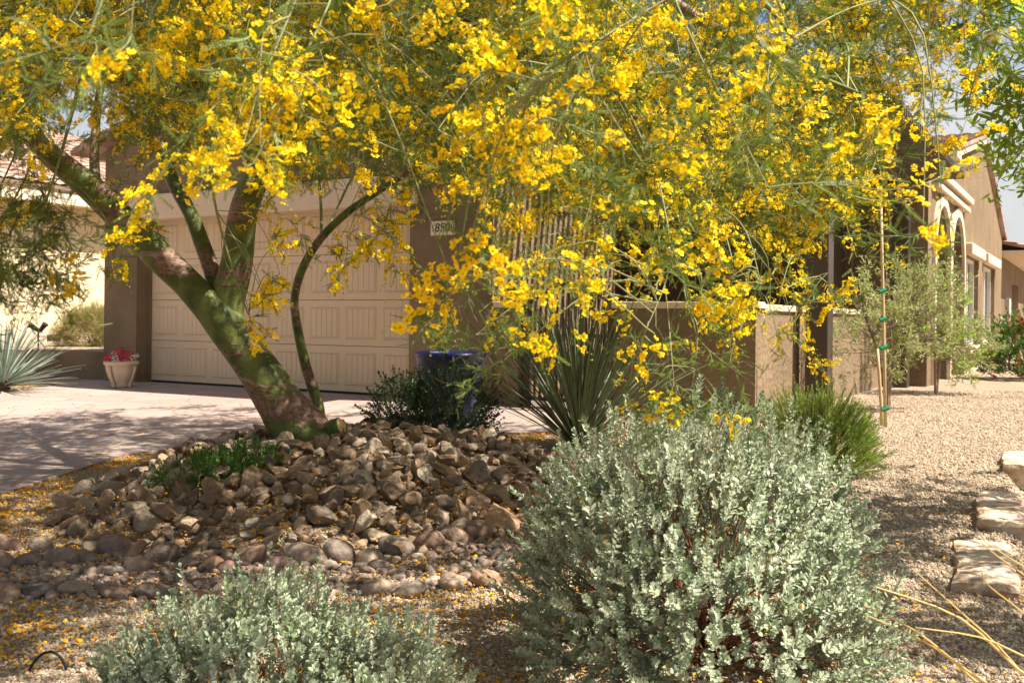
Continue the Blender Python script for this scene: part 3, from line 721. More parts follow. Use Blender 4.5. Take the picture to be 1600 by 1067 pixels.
# ================================================================== PLANTS
def leaf_quad(m, base, d, side, L, w_, mi=0, curl=.0, up=None):
    """6-vertex leaf: base, two shoulders, two upper shoulders, tip"""
    d = d.normalized(); side = (side - d * side.dot(d)).normalized(); n = d.cross(side)
    b = base; p1 = b + d * L * .35 + side * w_ * .5 + n * curl * L * .3; p2 = b + d * L * .35 - side * w_ * .5 + n * curl * L * .3
    p3 = b + d * L * .75 + side * w_ * .42 + n * curl * L * .8; p4 = b + d * L * .75 - side * w_ * .42 + n * curl * L * .8; t = b + d * L + n * curl * L
    m.add([tuple(b), tuple(p2), tuple(p4), tuple(t), tuple(p3), tuple(p1)], [(0, 1, 2, 4), (0, 4, 5), (2, 3, 4)][:1] + [(0, 4, 5), (2, 3, 4)], mi)
def rv(rs): return Vector((rs.gauss(0, 1), rs.gauss(0, 1), rs.gauss(0, 1))).normalized()

# ---- shrub sprigs
def sprig_mesh(name, mats, seed, L=.11, leaf=.021, lw=.010, pairs=7, tip=5, spread=55, r=.0014, bare=.25):
    rs = random.Random(seed); m = MB(); P_ = []
    bend = rs.uniform(-.25, .25)
    for k in range(5): t = k / 4; P_.append(Vector((bend * L * t * t, 0, L * t)))
    m.tube(P_, [r, r, r * .9, r * .8, r * .5], 4, 1, False)
    ph = rs.uniform(0, 6)
    for k in range(pairs):
        t = bare + (1 - bare) * (k + .5) / pairs; p = Vector((bend * L * t * t, 0, L * t))
        for s in range(2):
            an = ph + k * 1.8 + s * math.pi + rs.gauss(0, .25); e = R(spread * (1.1 - .55 * t) + rs.gauss(0, 9))
            d = Vector((math.cos(an) * math.sin(e), math.sin(an) * math.sin(e), math.cos(e)))
            l_ = leaf * rs.uniform(.75, 1.2) * (1.05 - .3 * abs(t - .6)); leaf_quad(m, p, d, Vector((-math.sin(an), math.cos(an), 0)), l_, lw * l_ / leaf, 0, rs.uniform(-.25, .1))
    for k in range(tip):
        an = k * 2.4 + ph; e = R(rs.uniform(10, 38)); d = Vector((math.cos(an) * math.sin(e), math.sin(an) * math.sin(e), math.cos(e)))
        leaf_quad(m, P_[-1], d, Vector((-math.sin(an), math.cos(an), 0)), leaf * rs.uniform(.6, 1), lw * .85, 0, rs.uniform(-.2, .1))
    return m.mesh(name, mats, smooth=False)
SHRUB_PTS = []
def shrub(name, label, group, lobes, base, protos, n, n_obj, scale=(.8, 1.25), stems=40, stem_mat='twig_brown', up=.55, seed=1, part='leafy_sprig', stem_r=.006, depth=.25, cat='shrub', keep=None):
    """lobes: (centre, radii). Sprigs sit in the shell of the lobes, stems fan out from the base."""
    rs = random.Random(seed); t = thing(name, label, cat, base, group); pts = []
    wts = [q[1][0] * q[1][1] + q[1][0] * q[1][2] for q in lobes]
    while len(pts) < n:
        c, rd = rs.choices(lobes, wts)[0]; d = rv(rs)
        if d.z < -.8: continue
        k = 1 - abs(rs.gauss(0, depth)) + .05 * rs.gauss(0, 1)
        k *= 1 + .26 * mnoise.noise(Vector((d.x, d.y, d.z)) * 2.3 + Vector((seed * 5, 0, 0)))
        p = Vector((c[0] + d.x * rd[0] * k, c[1] + d.y * rd[1] * k, c[2] + d.z * rd[2] * k))
        if p.z < G(p.x, p.y) + .03: continue
        if keep and not keep(p): continue
        gap = mnoise.noise(p * 5.5 + Vector((seed * 9, 3, 0)))
        if gap < -.28 and rs.random() < .8: continue
        if any(sum(((p[i] - q[0][i]) / (q[1][i] * .62)) ** 2 for i in range(3)) < 1 for q in lobes): continue
        o = Vector((d.x / rd[0], d.y / rd[1], d.z / rd[2])).normalized() + Vector((0, 0, up)) + rv(rs) * .35
        pts.append((p, o.normalized(), rs.uniform(*scale)))
    SHRUB_PTS.append(pts)
    # those that show largest become parts of their own
    def vis(q): return (Vector((0, 0, CAM_H)) - q[0]).normalized().dot(q[1] * .3 + (q[0] - Vector(base)).normalized()) - .35 * q[0].y / base[1]
    pts.sort(key=vis, reverse=True)
    for p, o, s in pts[:n_obj]: place(part, rs.choice(protos), t, p, dir_rot(o), s)
    r_ = pts[n_obj:]
    if r_: scatter('foliage', protos, [q[0] for q in r_], [dir_rot(q[1]) for q in r_], [q[2] for q in r_], [rs.randrange(len(protos)) for _ in r_], t)
    mb = MB(); B = Vector(base)
    for p, o, s in rs.sample(pts, min(stems, len(pts))):
        off = Vector((rs.gauss(0, .05), rs.gauss(0, .05), -.03)); a = B + off; q = p - o * .01
        m1 = a.lerp(q, .4) + Vector((0, 0, .06)) + rv(rs) * .03; m2 = a.lerp(q, .75) + rv(rs) * .025
        mb.tube([a, m1, m2, q], [stem_r, stem_r * .75, stem_r * .5, stem_r * .25], 5, 0, False)
    so = obj('stems', mb, M[stem_mat], t, smooth=True); so['kind'] = 'stuff'
    return t
sage = [sprig_mesh('silver_sprig', [M['leaf_sage'], M['twig_grey']], 500 + k, .105, .024, .0112, 9, 8) for k in range(5)]
sage = sage * 2
sage += [sprig_mesh('long_silver_shoot', [M['leaf_sage'], M['twig_grey']], 511, .19, .020, .008, 12, 6, 60), sprig_mesh('sparse_silver_sprig', [M['leaf_sage2'], M['twig_brown']], 512, .13, .028, .012, 4, 4, 70), sprig_mesh('dead_sprig', [M['leaf_dry'], M['twig_brown']], 513, .14, .012, .005, 4, 1, 60)]
sage2 = [sprig_mesh('green_silver_sprig', [M['leaf_sage2'], M['twig_grey']], 520 + k, .105, .022, .011, 7, 6) for k in range(4)]
dark = [sprig_mesh('dark_sprig', [M['leaf_dark'], M['twig_green']], 540 + k, .13, .022, .009, 9, 5, 65) for k in range(4)]
bright = [sprig_mesh('bright_sprig', [M['leaf_bright'], M['twig_green']], 560 + k, .10, .028, .008, 8, 5, 60) for k in range(4)]
redtip = [sprig_mesh('red_sprig', [M['leaf_red'], M['twig_green']], 580 + k, .14, .04, .013, 6, 6, 50) for k in range(2)]
lushs = [sprig_mesh('lush_sprig', [M['leaf_bright'], M['twig_green']], 590 + k, .16, .05, .015, 7, 6, 55) for k in range(3)]
rosem = [sprig_mesh('needle_shoot', [M['leaf_rosemary'], M['twig_brown']], 600 + k, .15, .022, .0036, 22, 7, 55, .0018, .05) for k in range(4)]

shrub('silver_sage_shrub', 'large silvery grey green shrub with brown inner stems, right of the rocks', 'silver shrubs in the gravel',
      [((.66, 3.62, .02), (.52, .52, .58)), ((1.0, 3.85, .06), (.34, .38, .46)), ((.38, 3.6, -.04), (.31, .42, .42)), ((.8, 3.3, -.12), (.42, .33, .36)), ((.42, 3.85, .22), (.28, .32, .36))], (.70, 3.68, -.2), sage, 3300, 300, (.6, 1.15), 170, 'twig_brown', .55, 3, stem_r=.005, depth=.2)
shrub('silver_sage_shrub', 'silvery shrub cut by the lower photo edge, in front of the creek stones', 'silver shrubs in the gravel',
      [((-.80, 3.2, -.34), (.46, .38, .44)), ((-.40, 3.12, -.38), (.26, .32, .36)), ((-1.12, 3.2, -.40), (.24, .26, .32))], (-.75, 3.2, -.30), sage, 1300, 300, (.6, 1.1), 90, 'twig_brown', .6, 4, stem_r=.005)
shrub('silver_sage_shrub', 'darker green silvery shrub tucked behind the large silver shrub', 'silver shrubs in the gravel',
      [((1.05, 4.95, .10), (.55, .45, .50))], (1.05, 4.95, -.2), sage2, 900, 120, (.8, 1.2), 60, 'twig_brown', .6, 5)
x, y = at(678, 700, 7.95)[:2]
shrub('leafy_bush', 'dark green leafy bush on the rocks before the blue pot', None, [((x + .12, y, .26), (.30, .26, .34)), ((x - .24, y, .2), (.24, .24, .28)), ((x, y, .12), (.40, .28, .24))], (x, y, G(x, y)), dark, 760, 150, (.8, 1.3), 60, 'twig_grey', .8, 6, 'leafy_sprig', .004)
shrub('rosemary_bush', 'bright green upright needle leaved bush behind the silver shrub', None, [((2.25, 7.3, .0), (.42, .40, .44))], (2.25, 7.3, -.18), rosem, 1700, 150, (.55, 1.05), 60, 'twig_brown', .5, 8, 'needle_shoot', .004, .3)
x, y = at(330, 760, 6.15)[:2]
shrub('ground_cover_plant', 'low bright green weed growing among the rocks left of the tree', None, [((x, y, G(x, y) + .03), (.34, .16, .12)), ((x + .2, y + .2, G(x, y) + .06), (.2, .14, .12))], (x, y, G(x, y) + .02), bright, 380, 120, (.6, 1.0), 20, 'twig_green', .25, 9, 'leafy_sprig', .002)
shrub('red_tipped_shrub', 'glossy green shrub with red tips at the right photo edge', None, [((9.55, 18.2, .35), (.75, .6, .75))], (9.55, 18.2, -.1), lushs + redtip[:1], 700, 60, (1.2, 1.8), 30, 'twig_grey', .9, 12, 'leafy_sprig', .008)
x, y = ground_hit(880, 690)

# ---- desert spoons: every blade a part
def blade_mesh(name, mat, L, w_, seed, sag=.12):
    rs = random.Random(seed); m = MB(); n = 7
    for k in range(n + 1):
        t = k / n; wd = w_ * (1.0 - .25 * t) * (1 if t < .75 else max(.06, (1 - t) / .25)); z = L * t; dx = -sag * L * t * t
        m.v += [(dx + w_ * .22, -wd / 2, z), (dx, 0, z), (dx + w_ * .22, wd / 2, z)]
    for k in range(n):
        a = k * 3; m.f += [(a, a + 1, a + 4, a + 3), (a + 1, a + 2, a + 5, a + 4)]; m.m += [0, 0]
    return m.mesh(name, mat)
def spoon(name, label, base, L, n, mat, seed, lo=8, hi=78, w_=.018):
    rs = random.Random(seed); t = thing(name, label, 'desert spoon', base)
    ms = [blade_mesh('blade', M[mat], L * s, w_, seed + k, g) for k, (s, g) in enumerate(((1, .05), (.92, .1), (.85, .02), (1.06, .14)))]
    hb = MB(); hb.lathe((base[0], base[1], base[2] - .05), [(.001, 0), (.1, .01), (.11, .1), (.07, .2), (.001, .26)], 10); obj('heart', hb, M['twig_brown'], t, smooth=True)
    for k in range(n):
        an = k * 2.39996 + rs.gauss(0, .12); e = R(lo + (hi - lo) * (k / n) ** .75 + rs.gauss(0, 4))
        d = Vector((math.cos(an) * math.sin(e), math.sin(an) * math.sin(e), math.cos(e)))
        # local -X of the blade points outward-down, so that it sags away from the heart
        z = d; xo = -(Vector((math.cos(an), math.sin(an), 0)) - d * d.dot(Vector((math.cos(an), math.sin(an), 0))))
        if xo.length < .05: xo = -Vector((math.cos(an), math.sin(an), 0))
        xo.normalize(); yo = z.cross(xo).normalized(); xo = yo.cross(z)
        Mx = Matrix((xo, yo, z)).transposed()
        place('blade', rs.choice(ms), t, Vector(base) + d * .06, tuple(Mx.to_euler()), rs.uniform(.8, 1.05))
    return t
x, y = at(905, 690, 8.3)[:2]
spoon('desert_spoon', 'dark green spiky desert spoon in shade before the iron gate', (x, y, -.06), 1.38, 260, 'leaf_spoon', 21, 2, 60, .021)
x, y = at(4, 604, 13.6)[:2]
spoon('desert_spoon', 'pale blue green spiky desert spoon at the left photo edge', (x, y, .02), 1.0, 170, 'leaf_spoon2', 22, 5, 88, .03)

# ---- clump of dry brown-green grass on the neighbour's bed, potted plants, flowers
gsh = [sprig_mesh('grass_tuft', [M['leaf_dry'], M['leaf_dry']], 620 + k, .1, .30, .006, 7, 8, 45, .002, .0) for k in range(3)]
x, y, _z = at(146, 530, 19.0)
shrub('dry_grass_clump', 'rounded yellow brown dry shrub against the sunlit cream wall', None, [((x, y, .62), (.60, .45, .38))], (x, y, .41), gsh, 420, 40, (.7, 1.1), 30, 'twig_brown', .6, 14, 'grass_tuft', .006)

bx_, by_ = at(702, 658, 10.1)[:2]
pot = thing('blue_pot', 'tall glazed dark blue pot standing before the garage pier', 'pot', (bx_, by_, Gbase(bx_, by_) + .02))
bz = Gbase(bx_, by_) + .022
obj('vessel', MB().lathe((bx_, by_, bz), [(.001, 0), (.24, 0), (.25, .02), (.30, .25), (.345, .52), (.36, .64), (.375, .66), (.38, .69), (.365, .71), (.335, .70), (.325, .64), (.001, .635)], 40), M['blue_glaze'], pot, smooth=True)
obj('soil', MB().lathe((bx_, by_, bz), [(.335, .64), (.2, .66), (.001, .665)], 20), M['soil'], pot)
bxs, bys = at(189, 604, 14.0)[:2]
bowl = thing('stone_planter', 'pale cast stone bowl planter at the foot of the left garage pillar', 'planter', (bxs, bys, .0))
fl = lambda an, j: 1 + .03 * math.cos(an * 8)
obj('bowl', MB().lathe((bxs, bys, Gbase(bxs, bys) + .022), [(.001, 0), (.13, 0), (.13, .03), (.12, .05), (.17, .13), (.205, .24), (.215, .31), (.235, .32), (.24, .36), (.215, .365), (.2, .34), (.001, .33)], 48, 0, fl), M['cast_stone'], bowl, smooth=True)
for k in range(4):
    an = k * math.pi / 2 - 1.9
    obj('foot_rib', MB().tube([(bxs + math.cos(an) * r_, bys + math.sin(an) * r_, Gbase(bxs, bys) + z_) for r_, z_ in ((.16, .022), (.14, .06), (.185, .14), (.222, .24), (.235, .32))], [.03, .022, .02, .02, .02], 8), M['cast_stone'], bowl, smooth=True)
def ball_flowers(name, mat, seed):
    rs = random.Random(seed); m = MB()
    for k in range(36):
        d = rv(rs); d.z = abs(d.z); p = d * .07
        for q in range(5):
            an = q * 1.256; s = d.orthogonal().normalized(); s2 = d.cross(s); dd = (s * math.cos(an) + s2 * math.sin(an)) * .9 + d * .35
            leaf_quad(m, p, dd, d.cross(dd), .016, .013)
    return m.mesh(name, mat)
fpk, fwh = ball_flowers('pink_flower_head', M['pink'], 1), ball_flowers('white_flower_head', M['white_petal'], 2)
fz = Gbase(bxs, bys) + .41
pf = thing('planter_flowers', 'pink and white flowers filling the stone bowl planter', 'flowers', (bxs, bys, fz - .03))
for k, (dx, dy, dz, s, me_) in enumerate(((-.13, -.08, .0, 1.1, fpk), (.05, -.12, .02, 1.25, fpk), (.1, .0, .04, 1.2, fpk), (-.03, .05, .07, 1.3, fpk), (-.04, -.15, .01, .8, fwh), (.19, -.06, .02, .65, fwh), (.2, .02, .04, .6, fwh), (-.12, .05, .07, .6, fwh), (-.02, -.17, -.03, .5, fwh), (.13, -.14, -.02, .8, fpk), (-.18, -.02, -.01, .7, fpk))):
    place('flower_head', me_, pf, (bxs + dx, bys + dy, fz + dz), (random.gauss(0, .3), random.gauss(0, .3), k), s)

# ---- landscape spotlight on the bed
lx, ly, lz = at(60, 512, 17.0)
sp_ = thing('garden_spotlight', 'small dark garden spotlight behind the left desert spoon', 'spotlight', (lx, ly, .41))
obj('stake', MB().tube([(lx, ly, .36), (lx, ly, lz - .05)], .015, 8), M['black_plastic'], sp_)
for sx, d in ((-.07, (-.6, -.3, .5)), (.07, (.6, -.1, .75))):
    d = Vector(d).normalized(); p = Vector((lx + sx, ly, lz))
    obj('lamp_head', MB().tube([p - d * .07, p + d * .05, p + d * .09], [.035, .045, .055], 12), M['black_plastic'], sp_, smooth=True)
# ---- plaque
pa, pz = -6.80, 2.10
pq = thing('address_plaque', 'cream address plaque reading 850 on the garage pier', 'plaque', W(pa, B0, pz))
obj('tile', MB().hbox(pa - .17, pa + .17, B0 - .03, B0, pz - .085, pz + .085), M['plaque'], pq, bevel=.004)
def text_mesh(s, size):
    cu = bpy.data.curves.new('digits', 'FONT'); cu.body = s; cu.size = size; cu.align_x = 'CENTER'; cu.align_y = 'CENTER'; cu.extrude = .002; cu.shear = .12
    o = bpy.data.objects.new('digits', cu); COL.objects.link(o); bpy.context.view_layer.update()
    me = bpy.data.meshes.new_from_object(o.evaluated_get(bpy.context.evaluated_depsgraph_get())); bpy.data.objects.remove(o); bpy.data.curves.remove(cu)
    me.materials.clear(); me.materials.append(M['ink']); return me
for ch, da in (('8', -.075), ('5', .0), ('0', .075)):
    place('digit', text_mesh(ch, .15), pq, W(pa + da, B0 - .032, pz), (R(90), 0, HROT))
for da in (-.135, .135):
    for dz in (-.03, 0, .03):
        obj('ornament', MB().prism([(0, -.012), (.009, 0), (0, .012), (-.009, 0)], lambda p: W(pa + da + p[0], B0 - .0305, pz + dz + p[1]), lambda p: W(pa + da + p[0], B0 - .033, pz + dz + p[1])), M['ink'], pq)
# ---- drip tube hoop, dry stalks in the lower right corner
hp = obj('drip_tube', MB().tube([at(72 - 33 * math.cos(k * math.pi / 20) + 6 * math.sin(k * math.pi / 20), 1085 - 67 * math.sin(k * math.pi / 20) ** .8, 3.6) for k in range(21)], 0.005, 8), M['black_plastic'], None, at(70, 1085, 3.6), smooth=True)
tag(hp, 'thin black drip tube looping out of the gravel, lower left corner', 'tube')
dg = thing('dry_stalk_clump', 'long thin straw yellow stalks arching in from the lower right corner', 'grass', (1.75, 2.65, -.3))
for pts_, r_ in (([(1640, 1100), (1560, 1010), (1500, 955), (1425, 888)], .0026), ([(1650, 1090), (1590, 1045), (1500, 965), (1385, 922), (1370, 918)], .0028), ([(1570, 1090), (1500, 1040), (1430, 985), (1350, 945)], .003),
                 ([(1560, 1095), (1480, 1025), (1420, 990), (1345, 957)], .0026), ([(1680, 1060), (1600, 1025), (1530, 995), (1430, 980)], .0026), ([(1670, 950), (1610, 893), (1575, 870), (1528, 838)], .0022), ([(1680, 960), (1610, 905), (1560, 870), (1535, 848)], .0022),
                 ([(1690, 1040), (1600, 958), (1545, 915), (1533, 890)], .0018), ([(1500, 1090), (1470, 1068), (1440, 1056)], .0026)):
    mb = MB(); Q = [Vector((1.75, 2.6, -.3)) + rv(random) * .04] + [Vector(at(px, py, 2.6 + .2 * (1 - k / 3))) for k, (px, py) in enumerate(pts_)]
    fine = []
    for k in range(len(Q) - 1):
        for t_ in (0, .33, .66): 
            a_, b_, c_, d_ = Q[max(k - 1, 0)], Q[k], Q[k + 1], Q[min(k + 2, len(Q) - 1)]
            fine.append(.5 * ((2 * b_) + (c_ - a_) * t_ + (2 * a_ - 5 * b_ + 4 * c_ - d_) * t_ ** 2 + (3 * b_ - a_ - 3 * c_ + d_) * t_ ** 3))
    fine.append(Q[-1]); n = len(fine)
    obj('stalk', mb.tube(fine, [1.9 * r_ * (1 - .75 * k / n) for k in range(n)], 5), M['dry_blade'], dg, smooth=True)
# ================================================================== TREES
def catmull(Q, sub=5):
    Q = [Vector(q) for q in Q]; out = []
    for k in range(len(Q) - 1):
        a_, b_, c_, d_ = Q[max(k - 1, 0)], Q[k], Q[k + 1], Q[min(k + 2, len(Q) - 1)]
        for i in range(sub):
            t = i / sub
            out.append(.5 * ((2 * b_) + (c_ - a_) * t + (2 * a_ - 5 * b_ + 4 * c_ - d_) * t * t + (3 * b_ - a_ - 3 * c_ + d_) * t ** 3))
    out.append(Q[-1]); return out
def interp(rr, sub):
    out = []
    for k in range(len(rr) - 1): out += [rr[k] + (rr[k + 1] - rr[k]) * i / sub for i in range(sub)]
    return out + [rr[-1]]

# ---- palo verde sprays: twig, pinnate leaves, racemes of five-petalled flowers
MATS_PV = [M['leaf_palo'], M['twig_green'], M['petal'], M['petal_c'], M['bud']]
def flower(m, c, n, rs, size=.0125):
    n = n.normalized(); s = n.orthogonal().normalized(); s2 = n.cross(s); ph = rs.uniform(0, 6)
    for q in range(5):
        an = ph + q * 1.2566 + rs.gauss(0, .08); ra = s * math.cos(an) + s2 * math.sin(an); tg = n.cross(ra)
        L = size * rs.uniform(.9, 1.1); cup = rs.uniform(.15, .45)
        p = lambda u, v: tuple(c + ra * L * u + tg * L * v + n * L * cup * u * u)
        m.add([p(.12, 0), p(.45, -.36), p(.85, -.40), p(1.05, 0), p(.85, .40), p(.45, .36)], [(0, 1, 2, 3), (0, 3, 4, 5)], 2)
    k = [tuple(c + n * size * .10 + (s * math.cos(i * 1.57) + s2 * math.sin(i * 1.57)) * size * .30) for i in range(4)] + [tuple(c + n * size * .34)]
    m.add(k, [(0, 1, 4), (1, 2, 4), (2, 3, 4), (3, 0, 4)], 3)
def pinna(m, p, d, rs, L=.075, step=.0052):
    d = d.normalized(); dn = Vector((0, 0, -1)); side = d.cross(rv(rs)).normalized(); nrm = d.cross(side); n = int(L / step); q0 = p
    tip = p + d * L + nrm * L * .12
    m.tube([p, p + d * L * .5 + nrm * L * .02, tip], [.0008, .0007, .0004], 3, 1, False)
    for k in range(n):
        t = (k + .7) / n; b = p + d * L * t + nrm * L * .12 * t * t; l_ = .0098 * (1 - .4 * t)
        for s_ in (-1, 1):
            e = (side * s_ + d * .45 + rv(rs) * .2).normalized(); w2 = d * .0023
            m.add([tuple(b), tuple(b + e * l_ * .5 - w2), tuple(b + e * l_), tuple(b + e * l_ * .5 + w2)], [(0, 1, 2, 3)], 0)
def spray(name, seed, L, nside, nracemes, nflow, npinna, fsize=.0125):
    rs = random.Random(seed); m = MB(); n = 8
    b1, b2 = rs.uniform(-.3, .3), rs.uniform(-.3, .3)
    P_ = lambda t: Vector((b1 * L * t * t, b2 * L * t * t + .03 * L * math.sin(6 * t), L * t))
    m.tube([P_(k / n) for k in range(n + 1)], [.0024 * (1 - .7 * k / n) for k in range(n + 1)], 4, 1, False)
    axes = [(P_, 0.0, 1.0, L)]
    for k in range(nside):
        t = .12 + .8 * (k + rs.random()) / nside; p = P_(t); d = (Vector((0, 0, 1)) * rs.uniform(.5, 1.1) + Vector((rs.gauss(0, 1), rs.gauss(0, 1), 0)).normalized()).normalized(); l_ = L * rs.uniform(.28, .5)
        sg = rv(rs) * l_ * .25
        f = (lambda p, d, l_, sg: (lambda t: p + d * l_ * t + sg * t * t))(p, d, l_, sg)
        m.tube([f(i / 4) for i in range(5)], [.0015, .0014, .0012, .001, .0006], 3, 1, False); axes.append((f, 0, 1, l_))
    for k in range(npinna):
        f, a, b, l_ = rs.choice(axes); t = rs.uniform(.1, 1); p = f(t); d = (f(min(1, t + .05)) - f(t - .05)).normalized()
        pinna(m, p, d * rs.uniform(.2, 1.0) + rv(rs) * .9 + Vector((0, 0, .1)), rs, rs.uniform(.045, .085))
    for k in range(nracemes):
        f, a, b, l_ = axes[k % len(axes)] if k < len(axes) else rs.choice(axes); t0 = rs.uniform(.45, .95); c0 = f(t0); ax = (f(min(1, t0 + .1)) - f(t0 - .1)).normalized() + rv(rs) * .5; ax.normalize()
        rl = rs.uniform(.05, .09)
        for q in range(nflow):
            tt = q / nflow; rad = rv(rs); rad = (rad - ax * rad.dot(ax)).normalized(); o = c0 + ax * rl * tt + rad * rs.uniform(.010, .022)
            flower(m, o, rad + ax * .4 + rv(rs) * .25, rs, fsize * rs.uniform(.85, 1.1))
        for q in range(4):
            o = c0 + ax * (rl + .012 * q) + rv(rs) * .008; r_ = .0032
            m.add([tuple(o + Vector(v) * r_) for v in ((1, 0, 0), (0, 1, 0), (-1, 0, 0), (0, -1, 0), (0, 0, 1.2), (0, 0, -1.2))], [(0, 1, 4), (1, 2, 4), (2, 3, 4), (3, 0, 4), (1, 0, 5), (2, 1, 5), (3, 2, 5), (0, 3, 5)], 4)
    return m.mesh(name, MATS_PV)
SP_F = [spray('flowering_spray', 700 + k, .36, 6, 9, 12, 30, .0092) for k in range(4)]       # 0-3 flower heavy
SP_M = [spray('mixed_spray', 720 + k, .38, 6, 5, 9, 44, .0092) for k in range(3)]            # 4-6
SP_L = [spray('leafy_spray', 740 + k, .40, 6, 0, 0, 58) for k in range(3)]            # 7-9
SP_C = [spray('flower_cluster', 760 + k, .15, 3, 4, 8, 7) for k in range(3)]          # 10-12 near clusters
SP = SP_F + SP_M + SP_L + SP_C

# ---- skeleton
tb = at(470, 692, 7.2); tz = G(tb[0], tb[1])
palo = thing('palo_verde_tree', 'leaning green barked palo verde tree covered in yellow blossom', 'tree', (tb[0], tb[1], tz))
NODES = []          # points where twigs may start: (point, radius)
def limb(name, pts, rad, n=10, sub=5, mat='bark'):
    Q = catmull(pts, sub); rr = interp(rad, sub)
    Q2 = [q + mnoise.noise_vector(q * 2.2) * min(.03, rr[i] * .3) for i, q in enumerate(Q)]
    o = obj(name, MB().tube(Q2, rr, n), M[mat], palo, smooth=True)
    NODES.extend([(q, rr[i]) for i, q in enumerate(Q2)]); return o
A = lambda *l: [at(px, py, Y) for px, py, Y in l]
limb('trunk', [(tb[0] + .10, tb[1], tz - .15)] + A((474, 678, 7.2), (440, 630, 7.2), (402, 580, 7.2), (372, 535, 7.2), (345, 495, 7.2), (318, 470, 7.2), (288, 440, 7.2), (245, 398, 7.15), (200, 350, 7.1), (152, 303, 7.0), (108, 265, 6.9), (68, 235, 6.7), (20, 190, 6.4), (-60, 120, 6.1), (-170, 20, 5.8)),
     [.29, .215, .168, .15, .142, .138, .115, .108, .110, .103, .097, .088, .072, .055, .04, .02], 16, 4)
limb('limb', A((352, 512, 7.22), (358, 470, 7.25), (369, 420, 7.25), (380, 350, 7.2), (394, 290, 7.0), (432, 222, 6.7), (500, 168, 6.3), (590, 120, 6.0), (662, 75, 5.6), (745, 20, 5.3), (830, -40, 5.0), (940, -60, 4.7), (1090, 30, 4.5), (1220, 95, 4.3), (1340, 145, 4.2)),
     [.14, .125, .115, .104, .094, .082, .072, .064, .055, .047, .04, .032, .024, .016, .007], 12)
limb('limb', A((345, 500, 7.3), (338, 450, 7.35), (320, 395, 7.4), (298, 335, 7.4), (272, 285, 7.5), (250, 230, 7.6), (238, 150, 7.7), (250, 40, 7.8), (280, -120, 7.8)), [.09, .068, .060, .054, .05, .043, .036, .026, .012], 10)
limb('limb', A((394, 290, 7.05), (402, 200, 7.4), (425, 90, 7.8), (470, -40, 8.1), (560, -190, 8.3)), [.075, .06, .05, .038, .015], 8)
limb('limb', A((150, 300, 7.0), (147, 240, 7.1), (152, 170, 7.2), (165, 70, 7.2), (150, -60, 7.0)), [.045, .034, .03, .024, .012], 8)
limb('limb', A((500, 168, 6.3), (640, 130, 6.6), (800, 60, 7.0), (960, 0, 7.3), (1100, -80, 7.4)), [.05, .045, .038, .028, .012], 8)
limb('limb', A((662, 75, 5.6), (760, 100, 4.9), (880, 60, 4.3), (960, 135, 3.9), (1010, 230, 3.7), (1040, 330, 3.5)), [.04, .032, .024, .017, .012, .006], 7)
limb('limb', A((20, 190, 6.4), (60, 100, 5.6), (150, 20, 4.7), (260, -60, 3.9), (360, -120, 3.2)), [.045, .036, .028, .02, .009], 7)
limb('limb', A((745, 20, 5.3), (700, -90, 4.3), (640, -160, 3.5), (560, -180, 2.9)), [.035, .028, .02, .01], 7)
limb('limb', A((830, -40, 5.0), (900, -140, 4.0), (1000, -160, 3.3), (1120, -80, 2.9), (1240, 60, 2.8)), [.03, .024, .018, .012, .005], 7)
limb('limb', A((590, 120, 6.0), (560, -40, 5.6), (520, -260, 5.4), (470, -500, 5.2)), [.05, .04, .028, .01], 8)
limb('limb', A((940, -60, 4.7), (1060, -200, 4.9), (1220, -260, 5.2), (1400, -200, 5.4)), [.03, .024, .016, .006], 7)
b2 = at(500, 645, 8.25)
limb('sucker_stem', [(b2[0] + .02, b2[1], G(b2[0], b2[1]) - .1)] + A((496, 635, 8.25), (478, 570, 8.2), (463, 505, 8.15), (461, 462, 8.1), (475, 418, 8.05), (502, 372, 8.0), (542, 333, 7.9), (592, 300, 7.8), (650, 262, 7.6), (720, 215, 7.4), (800, 170, 7.2)), [.055, .048, .042, .036, .034, .034, .033, .03, .026, .022, .017, .008], 10)
sb = at(520, 668, 7.15)
obj('sawn_stub', MB().tube([(sb[0] - .14, sb[1] + .05, sb[2] - .12), (sb[0] - .03, sb[1], sb[2] - .02), (sb[0] + .06, sb[1] - .02, sb[2] + .015)], [.10, .075, .065], 12), M['bark'], palo, smooth=True)
obj('sawn_face', MB().tube([(sb[0] + .0602, sb[1] - .0201, sb[2] + .0151), (sb[0] + .066, sb[1] - .022, sb[2] + .018)], [.062, .055], 12), M['sawn'], palo)

# ---- where the sprays are
DENSE = [(-300, 250), (-60, 220), (0, 200), (60, 200), (95, 150), (130, 90), (180, 100), (215, 165), (260, 195), (330, 205), (370, 225), (440, 240), (520, 245), (570, 255), (610, 270), (660, 275), (740, 270), (800, 310), (870, 320), (950, 335), (1000, 340), (1060, 360), (1150, 365), (1240, 360), (1290, 310), (1330, 225), (1370, 140), (1410, 80), (1450, 45), (1500, 40), (1560, 30), (1700, 20), (1900, 0)]
dxs, dys = zip(*DENSE)
def dens(px, py):
    lim = np.interp(px, dxs, dys)
    if py > lim + 12: return 0.0
    d = 1.0 if py < lim - 40 else .55
    if px > 1000: d *= np.interp(px, [1000, 1250, 1420, 1700], [.9, .95, .5, .18])
    if py < 130 and px > 950: d *= .55
    if 630 < px < 735 and py > 215: d *= .2
    if 270 < px < 460 and py > 170: d *= .45
    if px > 1430 and py > 60: d *= .4
    if 90 < px < 200 and 100 < py < 250: d *= .18
    return d
CX, CY = -.9, 6.4
def dome(x, y): 
    r = math.hypot((x - CX) / 4.7, (y - CY) / 4.9); return r
sprays = []     # (point, direction, scale, idx)
rs = random.Random(99)
